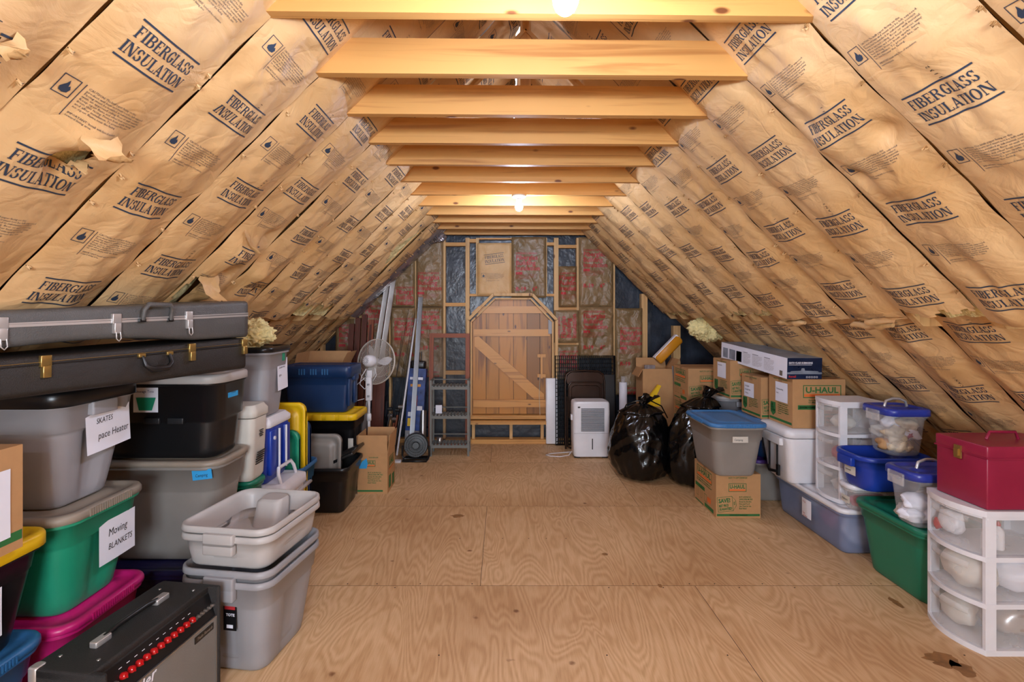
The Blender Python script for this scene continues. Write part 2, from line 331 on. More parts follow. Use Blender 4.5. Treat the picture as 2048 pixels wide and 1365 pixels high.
def serif(word, h, width, y0=0):
    """slab-serif capitals drawn from stems, hairlines and bowls"""
    S, T, sf = .21, .075, .09
    Q = []; x = 0
    def q(a, b, c, d): Q.append([a, b, c, d])
    def R(x0, x1, y0_, y1_): q((x0, y0_), (x1, y0_), (x1, y1_), (x0, y1_))
    def stem(x0, w_=S, t0=True, t1=True):
        R(x0, x0+w_, 0, 1)
        if t0: R(x0-sf, x0+w_+sf, 0, T)
        if t1: R(x0-sf, x0+w_+sf, 1-T, 1)
    def arc(cx, cy, rx, ry, a0, a1, w0, w1, n=10):
        """bowl stroke, thin w0 at top and bottom, w1 at the sides"""
        pr = None
        for i in range(n+1):
            a = (a0+(a1-a0)*i/n)*D2R; t = abs(math.cos(a)); wd = w0+(w1-w0)*t
            p = ((cx+rx*math.cos(a), cy+ry*math.sin(a)), (cx+(rx-wd)*math.cos(a), cy+(ry-wd*.9)*math.sin(a)))
            if pr: q(pr[0], p[0], p[1], pr[1])
            pr = p
    for ch in word:
        if ch == 'I': x += .1; stem(x); x += S+.16
        elif ch in 'FE':
            x += .1; stem(x); R(x, x+.66, 1-T, 1); R(x+.6, x+.66, .74, 1); R(x, x+.5, .5, .5+T); R(x+.45, x+.5, .4, .66)
            if ch == 'E': R(x, x+.7, 0, T); R(x+.64, x+.7, 0, .27)
            x += .78
        elif ch == 'L': x += .1; stem(x); R(x, x+.62, 0, T); R(x+.56, x+.62, 0, .27); x += .7
        elif ch in 'BR':
            x += .1; stem(x); R(x, x+.42, 1-T, 1); R(x, x+.42, .5, .5+T)
            arc(x+.4, .76, .32, .24, -90, 90, T, S)
            if ch == 'B': R(x, x+.42, 0, T); arc(x+.42, .27, .35, .27, -90, 90, T, S); x += .86
            else: q((x+.36, .5), (x+.56, .5), (x+.86, 0), (x+.62, 0)); R(x+.6, x+.95, 0, T); x += .98
        elif ch == 'T': stem(x+.3, S, True, False); R(x, x+.81, 1-T, 1); R(x, x+.06, .72, 1); R(x+.75, x+.81, .72, 1); x += .9
        elif ch == 'U':
            x += .08; stem(x, S, False, True); Q[-2][0] = (x, .3); Q[-2][1] = (x+S, .3); R(x+.62, x+.7, .3, 1); R(x+.52, x+.8, 1-T, 1)
            arc(x+.35, .32, .35, .32, 180, 360, T, .16); x += .88
        elif ch == 'N':
            x += .08; R(x, x+.08, 0, 1); R(x-.08, x+.2, 0, T); R(x-.08, x+.14, 1-T, 1); q((x, 1), (x+.24, 1), (x+.78, 0), (x+.56, 0)); R(x+.7, x+.78, 0, 1); R(x+.6, x+.88, 1-T, 1); x += .96
        elif ch == 'A':
            q((x+.1, 0), (x+.18, 0), (x+.46, 1), (x+.38, 1)); q((x+.62, 0), (x+.85, 0), (x+.5, 1), (x+.36, 1)); R(x+.2, x+.7, .28, .28+T); R(x, x+.3, 0, T); R(x+.55, x+.95, 0, T); x += .98
        elif ch == 'O': arc(x+.45, .5, .45, .52, 0, 360, T, S, 20); x += .98
        elif ch == 'G': arc(x+.45, .5, .45, .52, 42, 330, T, S, 16); R(x+.6, x+.8, .08, .42); R(x+.5, x+.9, .4, .4+T); R(x+.74, x+.8, .7, .98); x += .97
        elif ch == 'S':
            arc(x+.34, .75, .31, .26, 15, 250, T, S*.9, 10); arc(x+.34, .27, .33, .28, -160, 75, T, S*.9, 10); R(x+.56, x+.62, .7, .98); R(x+.03, x+.09, .03, .33); x += .77
    k = width/x; V, F = [], []
    for quad in Q:
        p = [Vector((a*k, b*h)) for a, b in quad]
        nx = max(1, int(max((p[1]-p[0]).length, (p[2]-p[3]).length)/.014)); ny = max(1, int(max((p[3]-p[0]).length, (p[2]-p[1]).length)/.014))
        o = len(V)
        for j in range(ny+1):
            for i in range(nx+1):
                a = p[0].lerp(p[1], i/nx); b = p[3].lerp(p[2], i/nx); c = a.lerp(b, j/ny); V.append((c.x-width/2, c.y+y0))
        F += [(o+j*(nx+1)+i, o+j*(nx+1)+i+1, o+(j+1)*(nx+1)+i+1, o+(j+1)*(nx+1)+i) for j in range(ny) for i in range(nx)]
    return V, F
FG = merge([serif('FIBERGLASS', .036, .225, .007), serif('INSULATION', .036, .235, -.043), rectg(-.12, .12, .055, .0605, .014), rectg(-.12, .12, -.0605, -.055, .014)])
_s = ("product will burn and must not be left exposed.\nFacing must be installed in substantial contact\nwith an approved ceiling, floor or wall material.\n"
      "Keep open flame and other heat sources away\nfrom this facing. Protect from sparks during\nand after installation. To prevent fire, use\nno open flame near the facing.")
flame = ([(-.012,-.016),(0,-.02),(.012,-.016),(.016,-.004),(.010,.006),(.006,.002),(.004,.012),(0,.022),(-.004,.010),(-.009,.004),(-.015,-.006)], [tuple(range(11))])
CAUT = merge([frameg(-.155, -.108, -.002, .055, .0022, .014), ([(a*.9-.1315, b*.9+.024) for a, b in flame[0]], flame[1]), rectg(-.098, -.096, -.05, .056, .014)])
CAUT_T = merge([shift(font('CAUTION: The kraft paper facing on this', .0095, res=1), -.088, .046), fit(font(_s, .0095, res=1), -.088, .118, -.018, .043),
                shift(font('IMPORTANT: Install with face of insulation\ntoward living area.', .0085, res=1), -.088, -.036)])
LOT = [font(t, .02, res=1) for t in ('1 1 3 2', '1 1 3', 'C A N 1', '1 1')]

# ------------------------------------------------------------ wrinkled sheet on a frame (o; eu across, ev up, n towards room)
class Sheet:
    def __init__(s, o, eu, ev, n, wu, hv, nu, nv, hf, edge=None):
        s.o, s.eu, s.ev, s.n = Vector(o), Vector(eu), Vector(ev), Vector(n)
        s.wu, s.hv, s.nu, s.nv = wu, hv, nu, nv
        s.H = [[hf((i/nu-.5)*wu, j/nv*hv) for i in range(nu+1)] for j in range(nv+1)]
        s.E = edge
    def P(s, u, v, lift=0):
        fi = min(max((u/s.wu+.5)*s.nu, 0), s.nu-1e-6); fj = min(max(v/s.hv*s.nv, 0), s.nv-1e-6)
        i, j = int(fi), int(fj); a, b = fi-i, fj-j
        h00, h10, h01, h11 = s.H[j][i], s.H[j][i+1], s.H[j+1][i], s.H[j+1][i+1]
        h = h00+a*(h10-h00)+b*(h11-h10) if a >= b else h00+b*(h01-h00)+a*(h11-h01)   # same diagonal as the mesh
        if s.E: u = s.E(u, v)
        return tuple(s.o+s.eu*u+s.ev*v+s.n*(h+lift))
    def mesh(s, mb, m, skip=None):
        vs = []; nu, nv = s.nu, s.nv
        for j in range(nv+1):
            for i in range(nu+1):
                u, v = (i/nu-.5)*s.wu, j/nv*s.hv
                if s.E: vs.append(tuple(s.o+s.eu*s.E(u, v)+s.ev*v+s.n*s.H[j][i]))
                else: vs.append(tuple(s.o+s.eu*u+s.ev*v+s.n*s.H[j][i]))
        fs = []
        flip = s.eu.cross(s.ev).dot(s.n) < 0
        for j in range(nv):
            for i in range(nu):
                if skip and skip((i+.5)/nu*s.wu-s.wu/2, (j+.5)/nv*s.hv): continue
                a, b, c, d = j*(nu+1)+i, j*(nu+1)+i+1, (j+1)*(nu+1)+i+1, (j+1)*(nu+1)+i
                for t in ((a, b, c), (a, c, d)): fs.append(t[::-1] if flip else t)
        mb.add(vs, fs, m, True)
    def ink(s, mb, geo, u0, v0, m, lift=.0016, rot=0, skip=None):
        c, sn = math.cos(rot), math.sin(rot); vs = []; ok = []
        for a, b in geo[0]:
            u, v = u0+a*c-b*sn, v0+a*sn+b*c
            ok.append(abs(u) < s.wu/2-.004 and .004 < v < s.hv-.004 and not (skip and skip(u, v)))
            vs.append(s.P(u, v, lift))
        mb.add(vs, [f for f in geo[1] if all(ok[i] for i in f)], m)
def nz(x, y, z=0): return noise.noise(Vector((x, y, z)))
def ridge(x, y, z=0): return 1-abs(noise.noise(Vector((x, y, z))))*2
# ------------------------------------------------------------ floor, walls, roof
SP = .4064; Y0 = 1.62; YB = -2.45; YW = 6.24
mb = MB()
rows = [(-2.45, -.72), (-.72, .5), (.5, 1.7), (1.7, 2.9), (2.9, 4.1), (4.1, 5.3), (5.3, 6.3)]
sheet_rnd = []
for r, (a, b) in enumerate(rows):
    xs = [-3.6, -2.56, -.13, 2.31, 3.9] if r % 2 == 0 else [-3.6, -1.35, 1.1, 3.54, 3.9]
    for c in range(len(xs)-1):
        g = .0013
        mb.add([(xs[c]+g, a+g, 0), (xs[c+1]-g, a+g, 0), (xs[c+1]-g, b-g, 0), (xs[c]+g, b-g, 0)], [(0, 1, 2, 3)], 'ply')
        sheet_rnd.append((random.uniform(-40, 40), random.uniform(-40, 40), random.uniform(-9, 9)))
mb.box(-3.6, 3.9, YB, 6.3, -.03, -.003, 'dark')
for r, (a, b) in enumerate(rows[2:], 2):      # nail heads along the joints
    for i in range(46):
        x = -3+i*.15+random.uniform(-.03, .03); y = a+random.choice((.02, -.02, .61))
        mb.lathe([(.004, 0), (.004, .0006)], 'dark', x, y, 6)
for sx0, sy0, sw, sh_, sd in ((1.98, 2.28, .07, .05, 1), (2.02, 2.22, .04, .05, 2), (2.12, 2.73, .018, .05, 3), (.66, 3.28, .02, .016, 4), (.9, 2.9, .012, .02, 5), (-.35, 3.9, .05, .03, 6)):      # stains on the wood
    ps = [(sx0+sw*math.cos(2*PI*i/26)*(1+.6*nz(math.cos(2*PI*i/26)*2, math.sin(2*PI*i/26)*2, sd)), sy0+sh_*math.sin(2*PI*i/26)*(1+.6*nz(math.cos(2*PI*i/26)*2, math.sin(2*PI*i/26)*2, sd+9)), .0006) for i in range(26)]
    mb.add(ps, [tuple(range(26))], 'stain')
fl = struct(mb, 'floor')
at = fl.data.attributes.new('sheet', 'FLOAT_VECTOR', 'FACE')
buf = []
for i in range(len(fl.data.polygons)):
    buf += sheet_rnd[i] if i < len(sheet_rnd) else (0, 0, 0)
at.data.foreach_set('vector', buf)

mb = MB()      # gable wall, house wrap side
mb.box(-3.6, 3.9, YW, YW+.05, 0, 3.6, 'film'); struct(mb, 'wall_back')
mb = MB()      # gable wall behind the viewer, with a window opening
mb.box(-3.6, -.55, YB-.08, YB, 0, 3.6, 'ply'); mb.box(.8, 3.9, YB-.08, YB, 0, 3.6, 'ply'); mb.box(-.55, .8, YB-.08, YB, 0, .9, 'ply'); mb.box(-.55, .8, YB-.08, YB, 2.1, 3.6, 'ply')
struct(mb, 'wall_front')
mb = MB(); 
for a, b, c, d in ((-.55, .8, .9, .95), (-.55, .8, 2.05, 2.1), (-.55, -.5, .95, 2.05), (.75, .8, .95, 2.05), (.1, .15, .95, 2.05)): mb.box(a, b, YB-.07, YB+.01, c, d, 'white')
struct(mb, 'window_1')
q = math.sqrt(.5)
for side, sgn, k in (('left', -1, -3.245), ('right', 1, 3.5)):      # roof sheathing, a plate's depth behind the rafters
    mb = MB()
    def X(z, off=.36): return (k+z if sgn < 0 else k-z)+sgn*off
    mb.add([(X(-.1), YB, -.1), (X(-.1), 6.3, -.1), (X(3.6), 6.3, 3.6), (X(3.6), YB, 3.6)], [(0, 1, 2, 3)], 'deck')
    mb.add([(X(-.1, .40), YB, -.1), (X(-.1, .40), 6.3, -.1), (X(3.6, .40), 6.3, 3.6), (X(3.6, .40), YB, 3.6)], [(0, 1, 2, 3)], 'deck')
    struct(mb, 'ceiling_'+side)
trim_n = [0]
def trim(mb):
    trim_n[0] += 1; return struct(mb, 'trim_%d' % trim_n[0])
# rafters, one behind every seam; ridge board
for side, sgn, kk in (('left', -1, -3.245), ('right', 1, 3.5)):
    for k in range(-10, 12):
        y = Y0+k*SP+(.03 if sgn > 0 else 0); mb = MB()
        def X(z, off): return (kk+z if sgn < 0 else kk-z)+sgn*off
        mb.add([(X(1.5, .03), y-.019, 1.5), (X(1.5, .03), y+.019, 1.5), (X(3.33, .03), y+.019, 3.33), (X(3.33, .03), y-.019, 3.33),
                (X(1.5, .25), y-.019, 1.5), (X(1.5, .25), y+.019, 1.5), (X(3.33, .25), y+.019, 3.33), (X(3.33, .25), y-.019, 3.33)],
               [(0,1,2,3),(4,7,6,5),(0,4,5,1),(1,5,6,2),(2,6,7,3),(3,7,4,0)], 'pine_z')
        mb.add([(X(0, .16), y-.019, 0), (X(0, .16), y+.019, 0), (X(1.55, .16), y+.019, 1.55), (X(1.55, .16), y-.019, 1.55),
                (X(0, .28), y-.019, 0), (X(0, .28), y+.019, 0), (X(1.55, .28), y+.019, 1.55), (X(1.55, .28), y-.019, 1.55)],
               [(0,1,2,3),(4,7,6,5),(0,4,5,1),(1,5,6,2),(2,6,7,3),(3,7,4,0)], 'pine_z')
        trim(mb)
mb = MB(); mb.box(.108, .147, YB, 6.2, 3.2, 3.4, 'pine_y'); trim(mb)

# ------------------------------------------------------------ insulation batts on the slopes
ORD = ['first', 'second', 'third', 'fourth', 'fifth', 'sixth', 'seventh', 'eighth', 'ninth', 'tenth', 'eleventh', 'twelfth', 'thirteenth', 'fourteenth', 'fifteenth', 'sixteenth', 'seventeenth', 'eighteenth', 'nineteenth', 'twentieth', 'twenty-first']
def hfun(seed, W, Hh, amp=.03, wr=1.0, sag=(), dents=()):
    def h(u, v):
        t = abs(2*u/W)
        if u > W/2-.035: pill = 0
        else:
            c = (W-.035)/2; t = min(1, abs((u+.0175)/c)); pill = (1-t**2.1)
        a = amp*(.8+.5*nz(seed, v*1.1))
        x = pill*a
        wv = .35+.65*pill
        x += wr*wv*(.011*nz(u*5+seed, v*3.2, seed*.3)+.007*nz(u*12, v*5+u*6, seed)+.0045*(ridge(u*9+v*3, v*4-u*5, seed+5)-.4))
        x += wr*pill*.007*max(0, ridge(u*3-v*5.5, u*2, seed+9)-.55)
        e = (1-pill)
        x += e*(-.006+.008*nz(v*7, seed*3.1, u*2))
        for cu, cv, r, d in dents:
            g = math.exp(-((u-cu)**2+(v-cv)**2)/r**2); x += d*g
        return x
    return h
def edgef(seed, W):
    def E(u, v):
        s_ = u/(W/2); 
        g = .001+.009*max(0, nz(v*2.3, seed*7.7+(3 if s_ > 0 else 0)))+.0015*nz(v*9, seed)
        return u-math.copysign(abs(s_)**6*g, s_)
    return E
phase_L = {-2: 2.13, -1: 2.28, 0: 2.287, 1: 2.41, 2: 2.20, 3: 2.36, 4: 2.5, 5: 2.33}
phase_R = {-3: 2.2, -2: 2.10, -1: 2.20, 0: 2.27, 1: 2.29, 2: 2.327, 3: 2.23, 4: 2.30, 5: 2.37}
def batt_prints(sh, mb, fgv, hv, skip=None, seed=0, du0=0):
    v = fgv
    while v > .1: v -= .448
    rr = random.Random(seed)
    while v < hv:
        du = du0+rr.uniform(-.012, .012)
        sh.ink(mb, FG, du, v, 'ink', skip=skip)
        sh.ink(mb, CAUT, du, v+.225, 'ink', skip=skip); sh.ink(mb, CAUT_T, du, v+.225, 'ink', skip=skip)
        if rr.random() < .6: sh.ink(mb, rr.choice(LOT), du+.04, v+.06, 'black_ink', rot=PI/2, skip=skip)
        v += .448
def flap(mb, sh, u, v, ang, L, Wd, curl=1.2, m='kraft'):
    """torn tongue of paper curling off the sheet"""
    vs, fs = [], []; n = 8
    o = Vector(sh.P(u, v, .001)); d = (sh.eu*math.cos(ang)+sh.ev*math.sin(ang)); s_ = d.cross(sh.n)
    p = o.copy(); a = .35
    for i in range(n+1):
        wd = Wd*(1-.55*(i/n)**1.5)*(1+.15*math.sin(i*2.1))
        for t in (-.5, -.17, .17, .5): vs.append(tuple(p+s_*wd*t+sh.n*.012*math.cos(t*5+i)))
        a += curl/n; p = p+(d*math.cos(a)+sh.n*math.sin(a))*L/n
    for i in range(n):
        for j in range(3): fs.append((i*4+j, i*4+j+1, (i+1)*4+j+1, (i+1)*4+j))
    mb.add(vs, fs, m, True)
def slope_frame(sgn, y, z0, off):
    x0 = (-3.245+z0 if sgn < 0 else 3.5-z0)+sgn*off
    return (x0, y, z0), (0, -sgn, 0), (-sgn*q, 0, q), (-sgn*q, 0, -q)
for sgn, side, ph in ((-1, 'left', phase_L), (1, 'right', phase_R)):
    for k in range(-10, 11):
        yc = Y0+(k+.5)*SP+(.03 if sgn > 0 else 0); W = SP-.002; hv = (3.33-1.53)/q; seed = k*3.7+(50 if sgn > 0 else 0)
        o, eu, ev, n = slope_frame(sgn, yc, 1.53, 0)
        far = k < -3
        dents = []; skip = None; hole = None
        if sgn < 0 and k == -1: dents = [(.02, .66, .05, -.05), (.0, .76, .06, .03)]; hole = lambda u, v: ((u-.03)/.035)**2+((v-.69)/.05)**2 < 1+.4*nz(u*60, v*60)
        if sgn < 0 and k == -2: dents = [(.02, .87, .07, .035)]; hole = lambda u, v: ((u-.02)/.05)**2+((v-.86)/.045)**2 < 1+.5*nz(u*50, v*50)
        if sgn < 0 and k == 2: dents = [(-.05, .52, .09, .05), (.06, .35, .06, -.05), (.1, .62, .06, -.04), (0, .22, .05, .04)]; hole = lambda u, v: ((u+.15)/.035)**2+((v-.2)/.12)**2 < 1
        if sgn < 0 and k == 3: dents = [(-.12, .4, .07, .045), (.05, .25, .05, -.04)]
        if sgn < 0 and k == 8: hole = lambda u, v: .5 < v < 1.42 and u > .19-.36*math.sin(PI*(v-.5)/.92)*(1+.12*nz(v*14, 3))
        if sgn < 0 and k in (6, 7): hole = (lambda kk: lambda u, v: v < .16+.1*nz(u*14, kk*3.3) and k > 0)(k)
        if sgn > 0 and k == 0: dents = [(.1, .92, .06, -.05), (-.1, 1.0, .06, .03), (-.12, .8, .05, -.03)]
        if sgn > 0 and k in (9, 10): hole = (lambda kk: lambda u, v: v < .06+.1*abs(nz(u*16, kk*1.3)))(k)
        if sgn > 0 and k in (1, 5, 6): hole = (lambda kk: lambda u, v: v < .05+.06*abs(nz(u*22, kk*2.3)))(k)
        wr = 1.5 if k % 3 == 0 else 1.0
        if (sgn < 0 and 2 <= k <= 7): wr = 1.5
        if sgn > 0 and k in (-1, 0, 3): wr = 1.7
        S_ = Sheet(o, eu, ev, n, W, hv, 8 if far else 30, 20 if far else 150, hfun(seed, W, hv, .026, wr, dents=dents), None if far else edgef(seed, W))
        mb = MB()
        S_.mesh(mb, 'foil' if (sgn < 0 and k == 10) else 'kraft', hole)
        if not far:
            fgz = ph.get(k, 2.0+((k*37) % 45)/100.)
            batt_prints(S_, mb, (fgz-1.53)/q, hv, hole, int(k+100*sgn), -.006 if sgn < 0 else -.012)
            rr = random.Random(int(seed*10))
            for _ in range(7):      # small nicks of the stapling flange
                v = rr.uniform(.1, 1.7); flap(mb, S_, rr.choice((-1, 1))*(W/2-.012), v, rr.choice((0, PI)), .014, .014, .5)
        if sgn < 0 and k == -1:
            flap(mb, S_, .0, .79, -1.2, .12, .10, 2.4); flap(mb, S_, .065, .66, 2.4, .06, .05, 1.5)
        if sgn < 0 and k == -2:
            flap(mb, S_, .06, .9, -.6, .07, .06, 2.5); flap(mb, S_, -.02, .92, -1.5, .06, .05, 2.0)
        if sgn < 0 and k == 2:
            flap(mb, S_, -.1, .33, -1.4, .16, .13, 1.6); flap(mb, S_, -.13, .62, -2.0, .12, .09, 1.8)
        if sgn > 0 and k in (-1, 2):
            flap(mb, S_, .05, .02, PI/2, .05, .3, 3)
        nm = ORD[k+10]
        where = {-1: 'left', 1: 'right'}[sgn]
        if far: lab = 'kraft faced insulation batt behind the viewer, %s bay on the %s slope' % (nm, where)
        else:
            lab = '%s tall kraft insulation batt from the photo edge on the %s roof slope' % (ORD[k+3], where)
            if sgn < 0 and k == -1: lab = 'kraft insulation batt with torn curled hole, second in on the left slope'
            if sgn < 0 and k == -2: lab = 'kraft insulation batt with ripped printing in the upper left corner of the photo'
            if sgn < 0 and k == 8: lab = 'kraft insulation batt split open showing a long yellow strip, left slope'
            if sgn < 0 and k == 10: lab = 'crumpled silver film covered batt running down the far left wall corner'
            if sgn < 0 and k == 2: lab = 'badly bunched and wrinkled kraft insulation batt midway along left slope'
        ob = mb.build('insulation_batt')
        tag(ob, lab, 'insulation', 'kraft insulation batts on the %s slope' % where)
        if hole:
            fb = MB()
            Sf = Sheet(Vector(o)-Vector(n)*.03, eu, ev, n, W-.03, hv, 14, 70, lambda u, v: .024*nz(u*14, v*14, seed)+.016*nz(u*4, v*5))
            Sf.mesh(fb, 'fiber' if (sgn, k) not in ((-1, -2),) else 'kraft', lambda u, v: not any(hole(u+a, v+b) for a in (-.05, 0, .05) for b in (-.08, 0, .08)))
            f_ = fb.build('fiberglass_fill', ob); f_['label'] = 'exposed yellow fibreglass'
        # lower run, from the knee down to the floor
        if k < -3: continue
        o, eu, ev, n = slope_frame(sgn, yc, .02, .115)
        hv2 = 1.53/q+.02
        h2 = None
        if sgn > 0 and k == -2: h2 = lambda u, v: u < -.14+.05*nz(v*6, 1) and .6 < v < 2.1
        S2 = Sheet(o, eu, ev, n, W, hv2, 26, 100, hfun(seed+20, W, hv2, .03, 1.6), edgef(seed+1, W))
        mb = MB(); S2.mesh(mb, 'kraft', h2); batt_prints(S2, mb, (1.2-.02+((k*29) % 30)/100.)/q, hv2, h2, int(k+7+100*sgn))
        ob = mb.build('insulation_batt')
        tag(ob, '%s low kraft insulation batt from the near end, below the torn edge, %s slope' % (ORD[k+3], where), 'insulation', 'low kraft batts on the %s slope' % where)

# ------------------------------------------------------------ collar ties overhead
TA = .0165
for k in range(-9, 12):
    y = Y0+k*SP-.0
    t = MB(); L0, L1 = -.865, .865
    # ends cut to the slope
    z0, z1 = 0, .14
    pts = [(L0-.02, z0), (L1+.02, z0), (L1-.12, z1), (L0+.12, z1)]
    vs = [(a, -.019, b) for a, b in pts]+[(a, .019, b) for a, b in pts]
    t.add(vs, [(0, 1, 2, 3), (7, 6, 5, 4), (0, 4, 5, 1), (1, 5, 6, 2), (2, 6, 7, 3), (3, 7, 4, 0)], 'pine')
    ob = t.build('collar_tie', None, (.128, y, 2.51), (0, 0, TA))
    if k < -1: lab = 'pine collar tie overhead behind the viewer, %s from the rear wall' % ORD[k+9]
    elif k == 11: lab = 'last thin pine collar tie, against the end wall'
    elif k == -1: lab = 'pine collar tie carrying the near bulb, just above the photo edge'
    elif k == 6: lab = 'pine collar tie that carries the far bare bulb'
    else: lab = '%s pine collar tie counted from the top of the photo' % ORD[k]
    tag(ob, lab, 'beam', 'pine collar ties')
# king post and braces up at the ridge
for yy, lab in ((2.86, 'near wooden ridge post with two splayed braces above the ties'), (4.5, 'far wooden ridge post with braces above the ties')):
    t = thing('ridge_post', lab, 'beam', (.128, yy, 2.66), 0)
    MB().box(-.03, .03, -.01, .01, 0, .56, 'pine_z').build('post', t)
    for s_ in (-1, 1): MB().bar((0, 0, .5), (s_*.36, 0, .13), .02, .05, 'pine_z', (0, 1, 0)).build('brace', t)
f = MB()
vs = []; n1, n2 = 16, 12
for j in range(n2+1):
    for i in range(n1+1):
        a, b = i/n1, j/n2; vs.append((-.5+a*.42+.02*nz(a*6, b*6), 2.5+b*.3, 2.93-.12*a+.1*nz(a*5, b*5, 3)+.1*b))
f.add(vs, [(j*(n1+1)+i, j*(n1+1)+i+1, (j+1)*(n1+1)+i+1, (j+1)*(n1+1)+i) for j in range(n2) for i in range(n1)], 'white', True)
tag(f.build('plastic_sheet'), 'crumpled white plastic sheet hanging above the second collar tie', 'plastic sheet')

# ------------------------------------------------------------ bare bulbs
def lamp(x, y, zt, lab, drop, glow='bulb'):
    t = thing('bare_bulb_lamp', lab, 'lamp', (x, y, zt))
    MB().lathe([(.02, 0), (.055, 0), (.058, -.008), (.05, -.016), (.03, -.022), (.02, -.024)][::-1], 'porcelain').build('socket_base', t)
    MB().lathe([(.016, -drop), (.022, -drop+.004), (.022, -.02), (.016, -.02)], 'porcelain').build('socket', t)
    prof = [(.002, -.112), (.014, -.109), (.024, -.1), (.03, -.085), (.031, -.075), (.027, -.058), (.019, -.044), (.014, -.035)]
    MB().lathe([(r, z-drop+.035) for r, z in prof], glow, n=14).build('bulb', t)
lamp(.15, Y0-SP, 2.51, 'lit bare bulb at the top edge, nearest the viewer', .155)
lamp(.128, Y0+6*SP-.0, 2.51, 'lit bare bulb in a white socket on the far collar ties', .05, 'bulb_far')
lamp(.128, Y0-8*SP, 2.51, 'added fill bulb, out of view behind the viewer', .05)  # extra bulb, never in view, added to even out the room light

# ------------------------------------------------------------ end wall: framing
D = 6.13; K = D/1012
def wx(u): return (u-1006)*K
def wz(v): return 1.56+(628-v)*K
def stud(u0, u1, v0, v1, y0=6.13, y1=6.22, m='pine_z'):
    trim(MB().box(wx(u0), wx(u1), y0, y1, max(0, wz(v1)), wz(v0), m))
for a in ((886, 891, 476, 885), (931, 939, 476, 885), (952, 958, 476, 590), (1089, 1094, 476, 592), (1108, 1117, 476, 885), (1153, 1158, 476, 700), (1225, 1230, 476, 885), (1283, 1295, 588, 885), (1347, 1361, 652, 885), (830, 834, 476, 885), (778, 782, 560, 885), (718, 724, 610, 885), (640, 646, 690, 885)): stud(*a)
for u0, u1, v0, v1 in ((891, 931, 485, 492), (891, 931, 606, 613), (891, 931, 742, 750), (834, 886, 742, 749), (939, 952, 478, 485), (939, 1108, 588, 593), (1094, 1108, 485, 491), (1117, 1153, 490, 496), (1110, 1156, 615, 621), (1112, 1153, 686, 690), (834, 887, 612, 614), (1295, 1347, 742, 749), (958, 1090, 476, 479), (700, 780, 745, 752)):
    trim(MB().box(wx(u0), wx(u1), 6.135, 6.215, wz(v1), wz(v0), 'pine'))
trim(MB().box(-3.3, 3.6, 6.13, 6.22, 0, .045, 'pine'))
for sgn in (-1, 1):      # gable rafters following the slopes
    x = lambda z, o: (-3.365+z if sgn < 0 else 3.62-z)+sgn*o
    trim(MB().add([(x(0, 0), 6.12, 0), (x(0, .12), 6.12, 0), (x(2.6, .12), 6.12, 2.6), (x(2.6, 0), 6.12, 2.6), (x(0, 0), 6.22, 0), (x(0, .12), 6.22, 0), (x(2.6, .12), 6.22, 2.6), (x(2.6, 0), 6.22, 2.6)],
               [(0,1,2,3),(4,7,6,5),(0,4,5,1),(1,5,6,2),(2,6,7,3),(3,7,4,0)], 'pine_z'))
for u0 in (944, 1019, 1081): trim(MB().box(wx(u0), wx(u0+6), 6.10, 6.17, .045, wz(846), 'pine_z'))
trim(MB().box(wx(938), wx(1092), 6.06, 6.18, .0, wz(877), 'pine'))
trim(MB().box(wx(938), wx(1092), 6.02, 6.2, wz(846), wz(839), 'pine'))
trim(MB().box(wx(940), wx(1092), 6.08, 6.2, wz(837), wz(830), 'pine'))
trim(MB().box(wx(936), wx(1100), 6.23, 6.238, .05, wz(846), 'film'))
# octagonal casing
oc = [(937, 838), (937, 640), (987, 590), (1064, 590), (1112, 640), (1112, 838)]
for i in range(5):
    a, b = oc[i], oc[i+1]
    trim(MB().bar((wx(a[0]), 6.10, wz(a[1])), (wx(b[0]), 6.10, wz(b[1])), .10, .034, 'pine_z', (0, 1, 0) if False else Vector((wx(b[0])-wx(a[0]), 0, wz(b[1])-wz(a[1]))).cross(Vector((0, 1, 0)))))
oc2 = [(943, 832), (943, 644), (990, 598), (1061, 598), (1105, 644), (1105, 832)]
for i in range(5):
    a, b = oc2[i], oc2[i+1]
    trim(MB().bar((wx(a[0]), 6.12, wz(a[1])), (wx(b[0]), 6.12, wz(b[1])), .07, .02, 'pine_z', Vector((wx(b[0])-wx(a[0]), 0, wz(b[1])-wz(a[1]))).cross(Vector((0, 1, 0)))))
# plank door
dr = bpy.data.objects.new('door_1', None); C.objects.link(dr); dr.location = (wx(1024), 6.15, wz(830)); dr['kind'] = 'structure'
def dl(u, v): return wx(u)-wx(1024), wz(v)-wz(830)
edges = [945, 972, 998, 1027, 1054, 1080, 1103]
def topv(u): return max(600, 645-(u-945)*.98, 645-(1103-u)*1.04)
for a, b in zip(edges, edges[1:]):
    us = [a+.4, b-.4]
    if a < 990 < b: us.insert(1, 990)
    if a < 1062 < b: us.insert(1, 1062)
    top = [(u, topv(u)) for u in us]
    pts = [dl(a+.4, 829), dl(b-.4, 829)]+[dl(*p) for p in top[::-1]]
    MB().prism([(x, 0, z) for x, z in pts], (0, 1, 0), .02, 'door').build('plank', dr)
for (u0, u1, v0, v1, m) in ((952, 1097, 613, 627, 'doorx'), (947, 1100, 659, 673, 'doorx'), (947, 1102, 800, 815, 'doorx')):
    x0, z0 = dl(u0, v1); x1, z1 = dl(u1, v0)
    if v0 == 613: MB().prism([(x0-.06, -.022, z0), (x1+.05, -.022, z0), (x1-.03, -.022, z1), (x0+.03, -.022, z1)], (0, 1, 0), .022, m).build('ledge', dr)
    else: MB().box(x0, x1, -.024, 0, z0, z1, m).build('ledge', dr)
a = dl(949, 678); b = dl(1088, 797)
